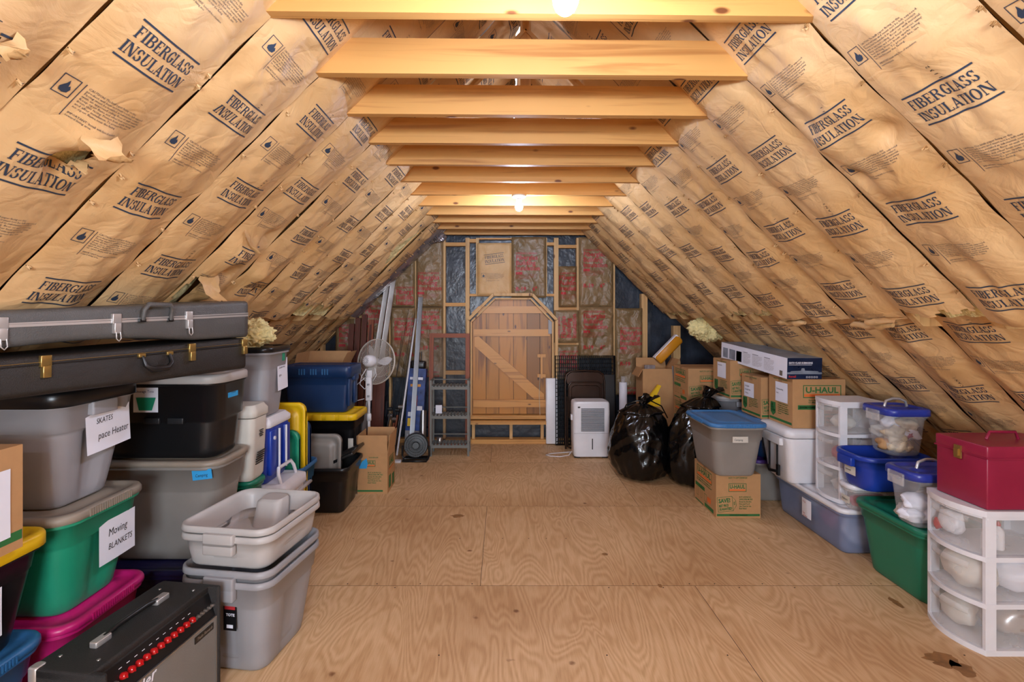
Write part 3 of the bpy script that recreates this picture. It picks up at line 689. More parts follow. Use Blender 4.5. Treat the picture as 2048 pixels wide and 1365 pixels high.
MB().prism([(a[0], -.023, a[1]+.02), (a[0], -.023, a[1]-.09), (b[0]-.12, -.023, b[1]-.01), (b[0], -.023, b[1]-.01), (b[0], -.023, b[1]+.05), (a[0]+.05, -.023, a[1]+.03)], (0, 1, 0), .023, 'doorx').build('brace', dr)
h = MB(); x, z = dl(1083, 712)
h.box(x-.05, x+.05, -.03, 0, z-.02, z+.02, 'doorx'); x, z = dl(1083, 752); h.box(x-.05, x+.05, -.03, 0, z-.02, z+.02, 'doorx')
hd = h.build('latch', dr); x0, z0 = dl(1083, 757); x1, z1 = dl(1083, 708)
MB().box(x0-.012, x0+.012, -.05, -.03, z0, z1, 'doorx').build('bolt', hd)
MB().tube([(x0-.02, -.045, z0+.05), (x0-.03, -.05, z0-.2), (x0-.018, -.05, z0-.5)], .003, 'rope').build('pull_cord', dr)
MB().box(*[dl(1099, 664)[0]-.015, dl(1099, 664)[0]+.03, -.035, -.024, dl(0, 668)[1], dl(0, 640)[1]], 'greytub').build('hinge', dr)

# ------------------------------------------------------------ end wall: batts in the stud bays
RED = merge([shift(font('OWENS/CORNING', .030, bold=.02, res=1), 0, .20), shift(font('Fiberglas', .075, bold=.02, res=2), 0, .135), shift(font('Building', .075, bold=.02, res=2), 0, .07), shift(font('Insulation', .075, bold=.02, res=2), 0, .005), rectg(0, .08, -.045, -.015, .02)])
R19 = merge([shift(font('R-19', .065, bold=.03), 0, 0), shift(font('6"', .065, bold=.03), .2, 0), shift(font('(R-19) RESISTANCE TO HEAT FLOW\nThe higher the R-value the greater the\ninsulating power. Ask your seller for\nthe fact sheet on R-values.', .016, res=1), 0, .19)])
def wall_batt(u0, u1, v0, v1, lab, m='kraft_d', y=6.115, prints='red', start=.1, amp=.028, wr=1.05, x0=.05, scale=1.0):
    W = (u1-u0)*K; H = (v1-v0)*K; seed = u0*.37+v0*.11
    def h(u, v):
        ed = min(1, (W/2-abs(u))/.03, v/.03 if v < H/2 else (H-v)/.03); ed = max(0, ed)
        return amp*(ed**.5)+wr*(.012*nz(u*6+seed, v*5)+.010*(ridge(u*7+v*5, v*6-u*4, seed)-.4)+.005*nz(u*22, v*18, seed))*(.4+.6*ed)
    S_ = Sheet((wx((u0+u1)/2), y, wz(v1)), (1, 0, 0), (0, 0, 1), (0, -1, 0), W, H, max(8, int(W/.014)), max(10, int(H/.014)), h)
    mb = MB(); S_.mesh(mb, m)
    mb.box(wx(u0)+.004, wx(u1)-.004, y+.012, y+.1, wz(v1)+.004, wz(v0)-.004, m)
    if prints == 'red':
        v = H-start
        while v > -.3:
            S_.ink(mb, RED, -W/2+x0, v-.25, 'red', .005); S_.ink(mb, R19, -W/2+x0, v-.49, 'red', .005); v -= .72
    if prints == 'side':
        S_.ink(mb, RED, W/2-.03, .06, 'red', .005, rot=PI/2)
    if prints == 'blue':
        S_.ink(mb, FG, 0, H*.7, 'ink', .0025, rot=.13); S_.ink(mb, CAUT, .0, H*.34, 'ink', .0025); S_.ink(mb, CAUT_T, 0, H*.34, 'ink', .0025)
    tag(mb.build('insulation_batt'), lab, 'insulation', 'batts in the end wall')
wall_batt(955, 1023, 487, 592, 'tan kraft batt with navy printing above the wooden door', 'kraft', 6.10, 'blue', amp=.02, wr=.7)
wall_batt(1023, 1092, 475, 596, 'brown batt with red printing above the door, right of the tan one', y=6.105, start=.16)
wall_batt(833, 887, 478, 614, 'tall brown red-printed batt left of the door, upper length', start=.38, x0=.02)
wall_batt(833, 887, 615, 755, 'brown red-printed batt behind the leaning window screen, lower length', start=.02, x0=.02)
wall_batt(782, 830, 520, 614, 'brown batt with red printing behind the leaning grey channels, upper', start=.3, x0=.07)
wall_batt(782, 830, 615, 755, 'brown batt with red printing behind the fishing rods, lower', start=.1, x0=.05)
wall_batt(724, 777, 590, 752, 'dark brown red-printed batt behind the pedestal fan', start=.1)
wall_batt(672, 717, 628, 752, 'dark brown batt with red printing behind the leaning shutters', start=.1)
wall_batt(1157, 1226, 475, 614, 'brown red-printed batt right of the door, top of its column', start=.12)
wall_batt(1157, 1226, 614, 716, 'brown red-printed batt right of the door, middle of its column', start=.02, wr=2.2)
wall_batt(1117, 1153, 533, 615, 'small pinched brown batt stuffed between two studs', start=.05, x0=.0, wr=2.6, amp=.05)
wall_batt(1108, 1157, 621, 686, 'short brown batt with sideways red printing right of door', prints='side')
wall_batt(1110, 1157, 690, 760, 'low brown batt with red printing behind the wire crate', start=.04)
wall_batt(1230, 1284, 617, 790, 'brown red-printed batt above the leaning cardboard carton', start=.2)
# crumpled silver film where the left slope meets the end wall
def crumple(name, lab, cat, cx, cy, cz, sx, sy, sz, m, seed, m2=None):
    mb = MB(); bm = bmesh.new(); bmesh.ops.create_icosphere(bm, subdivisions=5, radius=1)
    vs = []
    for v in bm.verts:
        p = v.co; d = 1+.35*nz(p.x*2+seed, p.y*2, p.z*2)+.25*(ridge(p.x*3, p.y*3+seed, p.z*3)-.4)+.16*nz(p.x*8, p.y*8, p.z*8+seed)+.08*nz(p.x*20, p.y*20, p.z*20+seed)
        vs.append((p.x*sx*d, p.y*sy*d, p.z*sz*d))
    fs = [tuple(v.index for v in f.verts) for f in bm.faces]; bm.free()
    mb.add(vs, fs, m, True)
    return tag(mb.build(name, None, (cx, cy, cz)), lab, cat)
crumple('crumpled_film', 'crumpled silver and red film at the top left of the end wall', 'plastic film', wx(872), 5.98, wz(478), .12, .08, .06, 'foil', 3)
crumple('red_film', 'red edge of crumpled film beside the top left stud', 'plastic film', wx(850), 5.97, wz(470), .12, .05, .03, 'red', 5)
crumple('fibreglass_tuft', 'yellow fibreglass tuft spilling over the grey tote by guitar cases', 'insulation', -1.56, 3.15, 1.435, .12, .1, .085, 'fiber', 8)
crumple('fibreglass_tuft', 'yellow fibreglass tuft bursting from the right knee corner', 'insulation', 2.14, 5.30, 1.42, .17, .10, .14, 'fiber', 11)
# ------------------------------------------------------------ plastic totes
def tote_sec(L, W, r, z, cx=0, cy=0, panel=0, k=5, dens=9):
    """rounded rectangle section with optional recessed panel in the middle of each side"""
    r = min(r, L/2-.001, W/2-.001); P = []
    def side(x0, y0, x1, y1, nx_, ny_):
        for i in range(1, dens):
            t = i/dens; d = panel if (.24 < t < .45 or .55 < t < .76) else 0
            P.append((cx+x0+(x1-x0)*t-nx_*d, cy+y0+(y1-y0)*t-ny_*d, z))
    def corner(ax, ay, a0):
        for i in range(k+1):
            a = (a0+90*i/k)*D2R; P.append((cx+ax+r*math.cos(a), cy+ay+r*math.sin(a), z))
    a, b = L/2, W/2
    corner(a-r, b-r, 0); side(a-r, b, -a+r, b, 0, 1); corner(-a+r, b-r, 90); side(-a, b-r, -a, -b+r, -1, 0)
    corner(-a+r, -b+r, 180); side(-a+r, -b, a-r, -b, 0, -1); corner(a-r, -b+r, 270); side(a, -b+r, a, b-r, 1, 0)
    return P
def tote(name, label, ext, body, lid=None, group=None, taper=.06, open_=False, band=.74, panel=.010, rim=.012, r=.06, lidh=.03, handles='y', parts=True, rz=0, ribs=False, liddome=.0, cat='storage tote', step=.006):
    x0, x1, y0, y1, z0, z1 = ext; L, W, H = x1-x0, y1-y0, z1-z0
    t = thing(name, label, cat, ((x0+x1)/2, (y0+y1)/2, z0), rz, group)
    Hb = H-(lidh*.6 if lid else 0)
    Lr, Wr = L-.012, W-.012                                       # rim
    tl = lambda z, ins=0: (Lr-2*rim-2*ins-2*taper*(1-z/Hb)*Hb/.4, Wr-2*rim-2*ins-2*taper*(1-z/Hb)*Hb/.4)
    mb = MB(); S = []
    def sec(z, ins, pan=0, rr=r): a, b = tl(z, ins); S.append(tote_sec(a, b, rr, z, panel=pan))
    sec(0, .014, 0, r*.7); sec(.004, .006); sec(.014, .001, 0); sec(.05, 0, panel); sec(band*Hb-.02, 0, panel); sec(band*Hb-.008, 0, 0); sec(band*Hb, -step); sec(Hb-.03, -step*.6)
    S.append(tote_sec(Lr, Wr, r+rim, Hb-.028)); S.append(tote_sec(Lr+.004, Wr+.004, r+rim, Hb-.024)); S.append(tote_sec(Lr, Wr, r+rim, Hb-.002)); S.append(tote_sec(Lr-.008, Wr-.008, r+rim, Hb))
    if lid is None:
        wl = .005
        S.append(tote_sec(Lr-2*rim, Wr-2*rim, r, Hb-.001))
        for z, ins, p in ((Hb-.03, wl, 0), (band*Hb, wl, 0), (band*Hb-.02, wl+.004, 0), (band*Hb-.04, wl+.004, -panel if False else panel), (.06, wl+.004, panel), (.02, wl+.01, 0)): a, b = tl(z, ins); S.append(tote_sec(a, b, r, z, panel=p))
    mb.loft(S, body, True, lid is None)
    mb.build('body', t)
    if handles:
        for s_ in (-1, 1):
            h = MB()
            if handles == 'x': h.rbox(s_*(Lr/2)-.02, s_*(Lr/2)+.012, -.065, .065, Hb-.075, Hb-.022, body, .008)
            else: h.rbox(-.07, .07, s_*(Wr/2)-.02, s_*(Wr/2)+.012, Hb-.075, Hb-.022, body, .008)
            h.build('handle', t)
    if lid:
        m = MB(); Lz = L+.004; Wz = W+.004; S = []
        for l_, w_, rr, z in ((Lz-.012, Wz-.012, r+rim, H-lidh), (Lz, Wz, r+rim, H-lidh+.002), (Lz, Wz, r+rim, H-.012), (Lz-.008, Wz-.008, r+rim, H-.003), (Lz-.03, Wz-.03, r, H), (Lz-.06, Wz-.06, r, H-.001), (Lz-.075, Wz-.075, r*.9, H-.010), (Lz-.16, Wz-.16, r*.7, H-.010), (Lz-.175, Wz-.175, r*.7, H-.003+liddome), (Lz-.26, Wz-.26, r*.5, H-.003+liddome)):
            S.append(tote_sec(max(l_, .02), max(w_, .02), rr, z))
        m.loft(S, lid, True, True)
        if ribs:
            for s_ in (-1, 1):
                for i in range(-9, 10):
                    m.box(i*.012-.003, i*.012+.003, s_*(Wz/2)-.003, s_*(Wz/2)+.003, H-lidh, H-.006, lid)
                    m.box(s_*(Lz/2)-.003, s_*(Lz/2)+.003, i*.012-.003, i*.012+.003, H-lidh, H-.006, lid)
        m.build('lid', t)
    t['_d'] = (L, W, H)
    return t
def note(parent, o, ux, vy, w_, h, lines, lab=None, name='paper_label', m='paper', ink='black_ink', size=.03, bend=.004, shear=.15, sx=.8, y0=None, res=2):
    """sheet of paper with writing; o lower-left corner, ux/vy unit directions, in the parent's frame"""
    ux, vy = Vector(ux).normalized(), Vector(vy).normalized(); n = ux.cross(vy)
    o = Vector(o); mb = MB(); nu = 8
    def P(a, b, l=0): return tuple(o+ux*a+vy*b+n*(l+.0015+bend*(math.sin(a/w_*PI)*.5+.6*(b/h-.5)**2)))
    vs = [P(w_*i/nu, h*j/nu) for j in range(nu+1) for i in range(nu+1)]
    mb.add(vs, [(j*(nu+1)+i, j*(nu+1)+i+1, (j+1)*(nu+1)+i+1, (j+1)*(nu+1)+i) for j in range(nu) for i in range(nu)], m, True)
    for (tx, ty, s, sz) in lines:
        g = font(s, sz, res=res, shear=shear, sx=sx)
        mb.stamp(shift(g, tx, ty), lambda a, b: P(a, b, .0012), ink)
    ob = mb.build(name, parent)
    if lab: ob['label'] = lab
    return ob

# --- right side, from the viewer back
DR = (2.24, 2.30, 2.62)
def drawer_tower(label, xf, yc, z0, D_=.40, Wd=.32, H=.66, contents=None, face=-90, nd=3, bulge=.05):
    """drawer tower with a bowed front; local -Y is the front"""
    t = thing('drawer_tower', label, 'storage drawers', (xf, yc, z0), face*D2R, 'white three-drawer towers')
    fr = MB(); hw = Wd/2
    def plate(z, h, out=.0025, w2=hw+.002):
        pts = []
        for i in range(13):
            s_ = -1+2*i/12; pts.append((s_*w2, -out-bulge*(1-s_*s_), z))
        pts += [(w2, D_, z), (-w2, D_, z)]
        fr.prism(pts, (0, 0, 1), h, 'white')
    cell = (H-.02)/nd
    plate(0, .025); plate(H-.028, .028, .004, hw+.006); plate(H-.04, .014, -.006)
    for i in range(1, nd): plate(i*cell, .022)
    for sx_ in (-1, 1):
        fr.box(sx_*hw-.016 if sx_ > 0 else -hw, hw if sx_ > 0 else -hw+.016, -.004, .045, .02, H-.03, 'white')
        fr.box(sx_*hw-.012 if sx_ > 0 else -hw, hw if sx_ > 0 else -hw+.012, D_-.04, D_, .02, H-.03, 'white')
    fr.box(-hw+.012, hw-.012, D_-.006, D_, .02, H-.03, 'white')
    fr.build('frame', t)
    for i in range(nd):
        zb = i*cell+.027; zt = (i+1)*cell-.006; d = MB(); ww = hw-.018
        fr2 = []
        for z in (zb, zt):
            fr2.append([(-ww+2*ww*j/12, -bulge*(1-(-1+2*j/12)**2)*.96+.002, z) for j in range(13)])
        a, b = fr2; vs = a+b; d.add(vs, [(j, j+1, 14+j, 13+j) for j in range(12)], 'clrw', True)
        d.add([(-ww, 0, zb), (-ww, D_-.02, zb), (-ww, D_-.02, zt-.02), (-ww, 0, zt-.0)], [(0, 1, 2, 3)], 'clrw')
        d.add([(ww, 0, zb), (ww, D_-.02, zb), (ww, D_-.02, zt-.02), (ww, 0, zt-.0)], [(0, 1, 2, 3)], 'clrw')
        d.add([(-ww, D_-.02, zb), (ww, D_-.02, zb), (ww, D_-.02, zt-.02), (-ww, D_-.02, zt-.02)], [(0, 1, 2, 3)], 'clrw')
        d.add([(x_, y_, zb+.001) for x_, y_, _ in a]+[(ww, D_-.02, zb+.001), (-ww, D_-.02, zb+.001)], [tuple(range(15))], 'clrw')
        dob = d.build('drawer', t)
        hm = MB()
        pr = [(-ww*.72+1.44*ww*j/10, -bulge*(1-(.72*(-1+2*j/10))**2)-.004) for j in range(11)]
        vs = []
        for x_, y_ in pr: vs += [(x_, y_+.004, zt-.052), (x_, y_-.004, zt-.05), (x_, y_-.004, zt-.032), (x_, y_+.004, zt-.022)]
        hm.add(vs, [(j*4+q_, j*4+q_+1, j*4+q_+5, j*4+q_+4) for j in range(10) for q_ in range(3)], 'clrw', True)
        hm.build('handle', dob)
    return t
drawer_tower('white drawer tower nearest the viewer, under the maroon metal box', 2.2, 2.46, 0, .42, .315, .66)
drawer_tower('white drawer tower standing behind the snack bin on the long clear bin', 2.235, 3.48, .30, .30, .26, .675, bulge=.03)
# things showing through the near tower's drawers
def blob(name, label, cat, c, s3, m, seed=1, amp=.25, group=None, sub=3):
    mb = MB(); bm = bmesh.new(); bmesh.ops.create_icosphere(bm, subdivisions=sub, radius=1); vs = []
    for v in bm.verts:
        p = v.co; d = 1+amp*nz(p.x*1.7+seed, p.y*1.7, p.z*1.7)+amp*.4*nz(p.x*5, p.y*5+seed, p.z*5)
        vs.append((p.x*s3[0]*d, p.y*s3[1]*d, max(-s3[2], p.z*s3[2]*d)+s3[2]))
    fs = [tuple(v.index for v in f.verts) for f in bm.faces]; bm.free(); mb.add(vs, fs, m, True)
    return tag(mb.build(name, None, c), label, cat, group)
def bottle(label, x, y, z, h, r, cap, m='white'):
    t = thing('squeeze_bottle', label, 'bottle', (x, y, z))
    MB().lathe([(r*.9, 0), (r, .006), (r, h*.62), (r*.8, h*.72), (r*.35, h*.8), (r*.35, h*.84)], m).build('body', t)
    MB().lathe([(r*.4, h*.83), (r*.42, h*.9), (r*.12, h)], cap).build('cap', t)
bottle('white glue bottle with red cap in top drawer of near tower', 2.30, 2.35, .467, .13, .022, 'redk')
bottle('squat white bottle in near tower top drawer, beside the post', 2.24, 2.345, .467, .11, .02, 'white')
blob('tape_roll_bundle', 'pale rolls behind the front of the near tower top drawer', 'craft supplies', (2.235, 2.52, .467), (.04, .06, .06), 'white', 2)
blob('grey_cable', 'dark coil in the far half of the near tower top drawer', 'cable', (2.26, 2.57, .467), (.05, .03, .03), 'greytub', 4)
blob('cloth_bundle', 'white cloth bundle in near tower middle drawer', 'fabric', (2.25, 2.45, .253), (.08, .12, .085), 'cream', 5)
blob('cloth_bundle', 'cream fabric bundle at back of near tower middle drawer', 'fabric', (2.42, 2.42, .253), (.10, .10, .085), 'paper', 15)
blob('cloth_bundle', 'white fabric bundle in near tower bottom drawer', 'fabric', (2.25, 2.5, .04), (.06, .09, .07), 'cream', 6)
blob('cloth_bundle', 'pale blue fabric bundle in near tower bottom drawer', 'fabric', (2.4, 2.42, .04), (.11, .11, .085), 'alu', 7)
blob('red_item', 'small red packet in near tower top drawer, far side', 'craft supplies', (2.21, 2.57, .467), (.02, .02, .03), 'redk', 9)
for zz, nm, mm in ((.33, 'bottom', 'alu'), (.55, 'middle', 'pinky'), (.77, 'top', 'cream')):
    blob('craft_bundle', 'soft pale bundle in %s drawer of the farther white tower' % nm, 'craft supplies', (2.34, 3.48, zz), (.07, .07, .05), mm, zz*9)
# maroon metal box
t = thing('metal_file_box', 'maroon metal box with latch and top handle on near drawer tower', 'metal box', (2.44, 2.45, .663))
MB().rbox(-.23, .25, -.14, .13, 0, .245, 'magmetal', .006).build('body', t)
b = MB(); b.rbox(-.234, .254, -.144, .134, .235, .29, 'magmetal', .008); b.box(-.236, .256, -.146, .136, .232, .238, 'magmetal'); lid_ = b.build('lid', t)
h = MB(); h.tube([(-.10, 0, .29), (-.085, 0, .325), (.04, 0, .325), (.055, 0, .29)], .007, 'magmetal'); h.build('carry_handle', lid_)
h = MB(); h.box(-.242, -.234, -.018, .018, .2, .262, 'brass'); h.box(-.25, -.242, -.011, .011, .212, .245, 'brass'); h.build('latch', t)['label'] = 'brass latch'
# green tote, long clear bin, flat box, blue tub ...
tote('storage_tote', 'deep green tote on the floor beside the near drawer tower', (2.19, 2.62, 2.625, 3.19, 0, .415), 'green2', 'green2', taper=.045, panel=0, band=.8, r=.07, handles=None)
t = tote('underbed_bin', 'long bluish clear bin with white lid under the white cooler', (2.17, 2.68, 3.24, 4.08, 0, .30), 'clrblue', 'white', taper=.03, panel=0, band=.9, r=.05, handles=None)
note(t, (-.249, .02, .1), (0, -1, 0), (0, 0, 1), .11, .13, [(.01, .02, 'Clear\nLatch Box', .018), (.012, .1, '90 Qt', .018)], 'product sticker', 'sticker', ink='red', shear=0)
MB().rbox(-.234, -.231, -.035, .0, .15, .2, 'bluebox', .001).build('sticker_picture', t)
for i, (yy, m_, s3) in enumerate(((3.4, 'paper', (.1, .09, .09)), (3.65, 'pinky', (.1, .1, .08)), (3.9, 'cream', (.1, .1, .09)))):
    blob('cloth_bundle', ['white cloth bundle at the near end of the long clear bin', 'pink cloth bundle mid way along the long clear bin', 'cream cloth bundle at the far end of the long clear bin'][i], 'fabric', (2.4, yy, .015), s3, m_, i+20)
t = tote('flat_bin', 'shallow clear bin with white lid under the royal blue tub', (2.20, 2.62, 3.10, 3.50, .305 if False else .42, .50), 'clrw', 'white', taper=.02, panel=0, band=.9, r=.05, handles=None) if False else tote('flat_bin', 'shallow clear bin with white lid under the royal blue tub', (2.20, 2.58, 3.195, 3.34, .302, .47), 'clrw', 'white', taper=.02, panel=0, band=.9, r=.04, handles=None)
note(t, (-.19, .02, .05), (0, -1, 0), (0, 0, 1), .08, .045, [(.008, .015, 'Markers', .02)], 'handwritten tag', 'tag_label', m='cream')
blob('marker_bundle', 'coloured pens lying inside the shallow clear bin', 'craft supplies', (2.36, 3.265, .31), (.12, .045, .045), 'pinky', 33)
t = tote('open_tub', 'royal blue open tub under the snack bin', (2.16, 2.62, 3.02, 3.36, .472, .69), 'royal', None, taper=.05, panel=0, band=.72, r=.08, rim=.018, handles='x')
note(t, (-.215, .03, .085), (0, -1, 0), (0, 0, 1), .1, .055, [(.008, .02, 'General', .02)], 'handwritten tag', 'tag_label', m='cream')
def latch_bin(label, ext, contents, seed):
    t = tote('latch_bin', label, ext, 'clr', 'blueclr', taper=.035, panel=0, band=.86, r=.045, handles=None, lidh=.045, cat='clear bin')
    L, W, H = ext[1]-ext[0], ext[3]-ext[2], ext[5]-ext[4]
    h = MB(); h.tube([(-.07, 0, H-.004), (-.06, 0, H+.03), (-.02, 0, H+.045), (.02, 0, H+.045), (.06, 0, H+.03), (.07, 0, H-.004)], .008, 'alu'); h.build('carry_handle', t)
    MB().rbox(-L/2-.014, -L/2-.002, -.055, .055, H-.085, H-.02, 'clrw', .005).build('latch', t)
    rr = random.Random(seed)
    for i, (mm) in enumerate(contents):
        a = rr.uniform(-.24, .24)*L; b_ = rr.uniform(-.24, .24)*W; layer = i//4
        blob('snack_bag' if mm != 'white' else 'white_pouch', '%s crinkled bag inside the %s' % (ORD[i], label), 'bag', (t.location.x+a, t.location.y+b_, ext[4]+.012+layer*.066), (L*.22, W*.22, .046), mm, seed+i*3, .5, 'bags inside the '+label)
    return t
latch_bin('clear bin full of snack bags with cobalt lid', (2.32, 2.59, 3.03, 3.30, .692, .985), ['snack', 'snack', 'card', 'snack', 'paper', 'pinky', 'snack', 'cream', 'snack', 'snack', 'paper', 'snack'], 4)
latch_bin('clear bin with cobalt lid standing on the deep green tote', (2.15, 2.50, 2.64, 2.88, .417, .72), ['paper', 'cream', 'paper', 'greytub', 'cream', 'paper'], 9)
# white cooler
t = thing('hard_cooler', 'white hard-sided cooler with black rope handle on the long clear bin', 'cooler', (2.30, 3.90, .302))
b = MB(); b.loft([tote_sec(.34, .30, .04, 0), tote_sec(.37, .33, .05, .02), tote_sec(.42, .40, .05, .24), tote_sec(.44, .42, .05, .335), tote_sec(.44, .42, .05, .34)], 'white'); b.build('body', t)
b = MB(); b.loft([tote_sec(.44, .42, .05, .345), tote_sec(.46, .44, .055, .352), tote_sec(.46, .44, .055, .385), tote_sec(.44, .42, .05, .405), tote_sec(.36, .34, .04, .41)], 'white'); b.build('lid', t)
b = MB(); b.bar((-.225, .04, .30), (-.225, .04, .05), .012, .006, 'blacktub'); b.bar((-.225, -.07, .30), (-.225, -.07, .11), .012, .006, 'blacktub'); b.tube([(-.235, .04, .08), (-.25, -.01, .06), (-.235, -.08, .07)], .012, 'blacktub'); b.box(-.232, -.215, -.095, -.065, .0+.04, .12, 'blacktub'); b.build('rope_handle', t)['label'] = 'black rope handle'
MB().rbox(-.24, -.20, -.13, .13, .275, .33, 'white', .01).build('handle_shelf', t)
# stacked grey and blue totes behind
tote('storage_tote', 'taupe tote with purple lid on floor behind the small carton stack', (2.06, 2.5, 4.14, 4.55, 0, .36), 'greytub2', 'purple', r=.05)
tote('storage_tote', 'slate blue tote with blue lid between tote stack and white cooler', (2.07, 2.5, 4.13, 4.53, .362, .70), 'navy', 'bluelid', r=.05)
t = tote('storage_tote', 'taupe tote with sky blue lid on top of the small moving carton', (1.54, 1.97, 3.73, 4.31, .337, .745), 'greytub2', 'bluelid', taper=.05, band=.72, panel=0, r=.06, ribs=True, handles=None)
note(t, (-.06, -.283, .27), (1, 0, 0), (0, 0, 1), .115, .045, [(.012, .014, 'Camping', .022)], 'handwritten tag', 'tag_label', m='cream')
tote('storage_tote', 'grey tote with pale lid under the white-papered carton at back', (1.98, 2.42, 4.62, 5.1, 0, .8), 'greytub', 'lightgrey', panel=0, r=.08)

# --- moving cartons
def print_face(mb, o, ux, vy, W, H, kind, seed=0):
    """printed graphics of one carton side"""
    pm = plane_map(Vector(o)+Vector(ux).cross(Vector(vy))*.0012, ux, vy)
    def st(g, m): mb.stamp(g, pm, m)
    g_, o_ = 'ugreen', 'uorange'
    def logo(x, y, w_, h):
        t = h*.06
        st(frameg(x, x+w_, y, y+h, t), g_); st(rectg(x+t*1.5, x+w_-t*1.5, y+t*1.5, y+h*.3), o_)
        st(fit(font('U-HAUL', .1, bold=.03, sx=1.3), x+w_*.07, x+w_*.93, y+h*.38, y+h*.86), g_)
    def para(x, y, w_, h, s): st(fit(font(s, .02, res=1, bold=.02), x, x+w_, y, y+h), g_)
    if kind == 'front':
        logo(W*.28, H*.60, W*.4, H*.19)
        st(fit(font('EASY-TO-LIFT HANDLES', .02, bold=.02, res=1), W*.28, W*.7, H*.9, H*.935), g_)
        st(frameg(W*.36, W*.62, H*.81, H*.87, .0012), 'card_in')
        # bargain tag, tilted
        c, s_ = math.cos(.1), math.sin(.1)
        def tilt(g, dx, dy): return [(a*c-b*s_+dx, a*s_+b*c+dy) for a, b in g[0]], g[1]
        tw, th = W*.42, H*.34
        st(tilt(merge([frameg(0, tw*.82, 0, th, .003), ([(tw*.8, 0), (tw*.8, .003), (tw, th*.35), (tw, th*.32)], [(0, 1, 2, 3)]), ([(tw*.8, th), (tw*.8, th-.003), (tw, th*.65), (tw, th*.68)], [(0, 1, 2, 3)]), rectg(tw-.003, tw, th*.33, th*.67), frameg(tw*.87, tw*.94, th*.4, th*.6, .003)]), W*.05, H*.13), g_)
        st(tilt(fit(font('SAVE!', .1, bold=.04), tw*.07, tw*.7, th*.60, th*.9), W*.05, H*.13), g_)
        st(tilt(fit(font('BEST PRICE\nGUARANTEED!', .05, bold=.04), tw*.07, tw*.76, th*.1, th*.5), W*.05, H*.13), g_)
        para(W*.52, H*.2, W*.3, H*.3, 'BUY A BUNDLE–\nSAVE EVEN MORE!\nBoxes for Bundles\nPrice and You’ll\nGet Them for the\nBest Value!')
        st(rectg(W*.02, W*.98, H*.045, H*.095), g_); st(fit(font('100% SATISFACTION GUARANTEE', .02, bold=.03, res=1), W*.3, W*.7, H*.057, H*.083), 'card')
    if kind == 'side':
        logo(W*.12, H*.66, W*.7, H*.26)
        para(W*.12, H*.53, W*.7, H*.1, 'Specifically Designed\nto Make Packing Easier')
        st(rectg(W*.05, W*.5, H*.38, H*.47), g_)
        for i, (a, b, hh) in enumerate(((.1, .2, .2), (.3, .38, .26), (.48, .6, .18))): st(frameg(W*a, W*b, H*.16, H*(.16+hh), .003), g_)
        st(rectg(W*.62, W*.78, H*.2, H*.32), o_); st(rectg(W*.5, W*.9, H*.04, H*.13), g_)
        st(rectg(W*.05, W*.45, H*.02, H*.05), g_)
    if kind == 'narrow':
        st(fit(font('HEAVY ON HANDLES', .02, bold=.02, res=1), W*.2, W*.8, H*.93, H*.96), g_)
        sh = [(W*.08, H*.42), (W*.3, H*.42), (W*.3, H*.2), (W*.19, H*.12), (W*.08, H*.2)]
        st(([(a, b) for a, b in sh], [(0, 1, 2, 3, 4)]), g_); st(fit(font('100%\nSATIS-\nFACTION', .04, bold=.03), W*.1, W*.28, H*.22, H*.38), 'card')
        para(W*.4, H*.2, W*.45, H*.25, 'U-Haul moving and\nstorage boxes are\nmade with recycled\ncontent and built to\nlast for the toughest\nmoves')
        st(rectg(W*.03, W*.97, H*.05, H*.1), g_)
    if kind == 'big':
        logo(W*.2, H*.62, W*.72, H*.26)
        para(W*.3, H*.5, W*.5, H*.09, 'Specifically Designed\nto Make Packing Easier')
        st(rectg(W*.1, W*.95, H*.38, H*.47), g_); st(fit(font('ENVIRONMENTALLY FRIENDLY', .02, bold=.03, res=1), W*.13, W*.9, H*.4, H*.45), 'card')
        para(W*.5, H*.1, W*.4, H*.22, 'Please reuse\nand recycle\nthis box')
def carton(label, ext, left='side', front='front', name='moving_carton', flaps=None, rz=0, tape=True, group='moving cartons', m='card', toph=None):
    x0, x1, y0, y1, z0, z1 = ext; L, W, H = x1-x0, y1-y0, z1-z0
    t = thing(name, label, 'cardboard box', ((x0+x1)/2, (y0+y1)/2, z0), rz, group)
    b = MB(); th = .004; a, c = L/2, W/2
    if flaps is None: b.box(-a, a, -c, c, 0, H, m)
    else:
        b.box(-a, a, -c, c, 0, th, m)
        for q_ in ((-a, -a+th, -c, c), (a-th, a, -c, c), (-a+th, a-th, -c, -c+th), (-a+th, a-th, c-th, c)): b.box(*q_, th, H, m)
    if front: print_face(b, (-a, -c, 0), (1, 0, 0), (0, 0, 1), L, H, front)
    if left: print_face(b, (-a, c, 0), (0, -1, 0), (0, 0, 1), W, H, left)
    b.build('body', t)
    if tape and flaps is None:
        f = MB(); f.box(-a-.001, a+.001, -.025, .025, H-.04, H+.0008, 'cream' if False else 'card_in'); f.box(-a, a, -.0012, .0012, H, H+.0012, 'dark'); f.build('tape', t)
    if flaps:
        for sd, ang, ln in flaps:
            f = MB(); ang *= D2R
            ox = {'l': (-a, 0), 'r': (a, 0), 'n': (0, -c), 'f': (0, c)}[sd]; d = {'l': (-1, 0), 'r': (1, 0), 'n': (0, -1), 'f': (0, 1)}[sd]
            wd = W if sd in 'lr' else L; s_ = (-d[1], d[0])
            p = [Vector((ox[0]+s_[0]*k*wd/2*f2+d[0]*math.cos(ang)*e, ox[1]+s_[1]*k*wd/2*f2+d[1]*math.cos(ang)*e, H+math.sin(ang)*e)) for k, e, f2 in ((-1, 0, 1), (1, 0, 1), (1, ln, .96), (-1, ln, .96))]
            n_ = (p[1]-p[0]).cross(p[3]-p[0]).normalized(); f.prism(p, n_, th, m); f.build('flap', t)
    return t
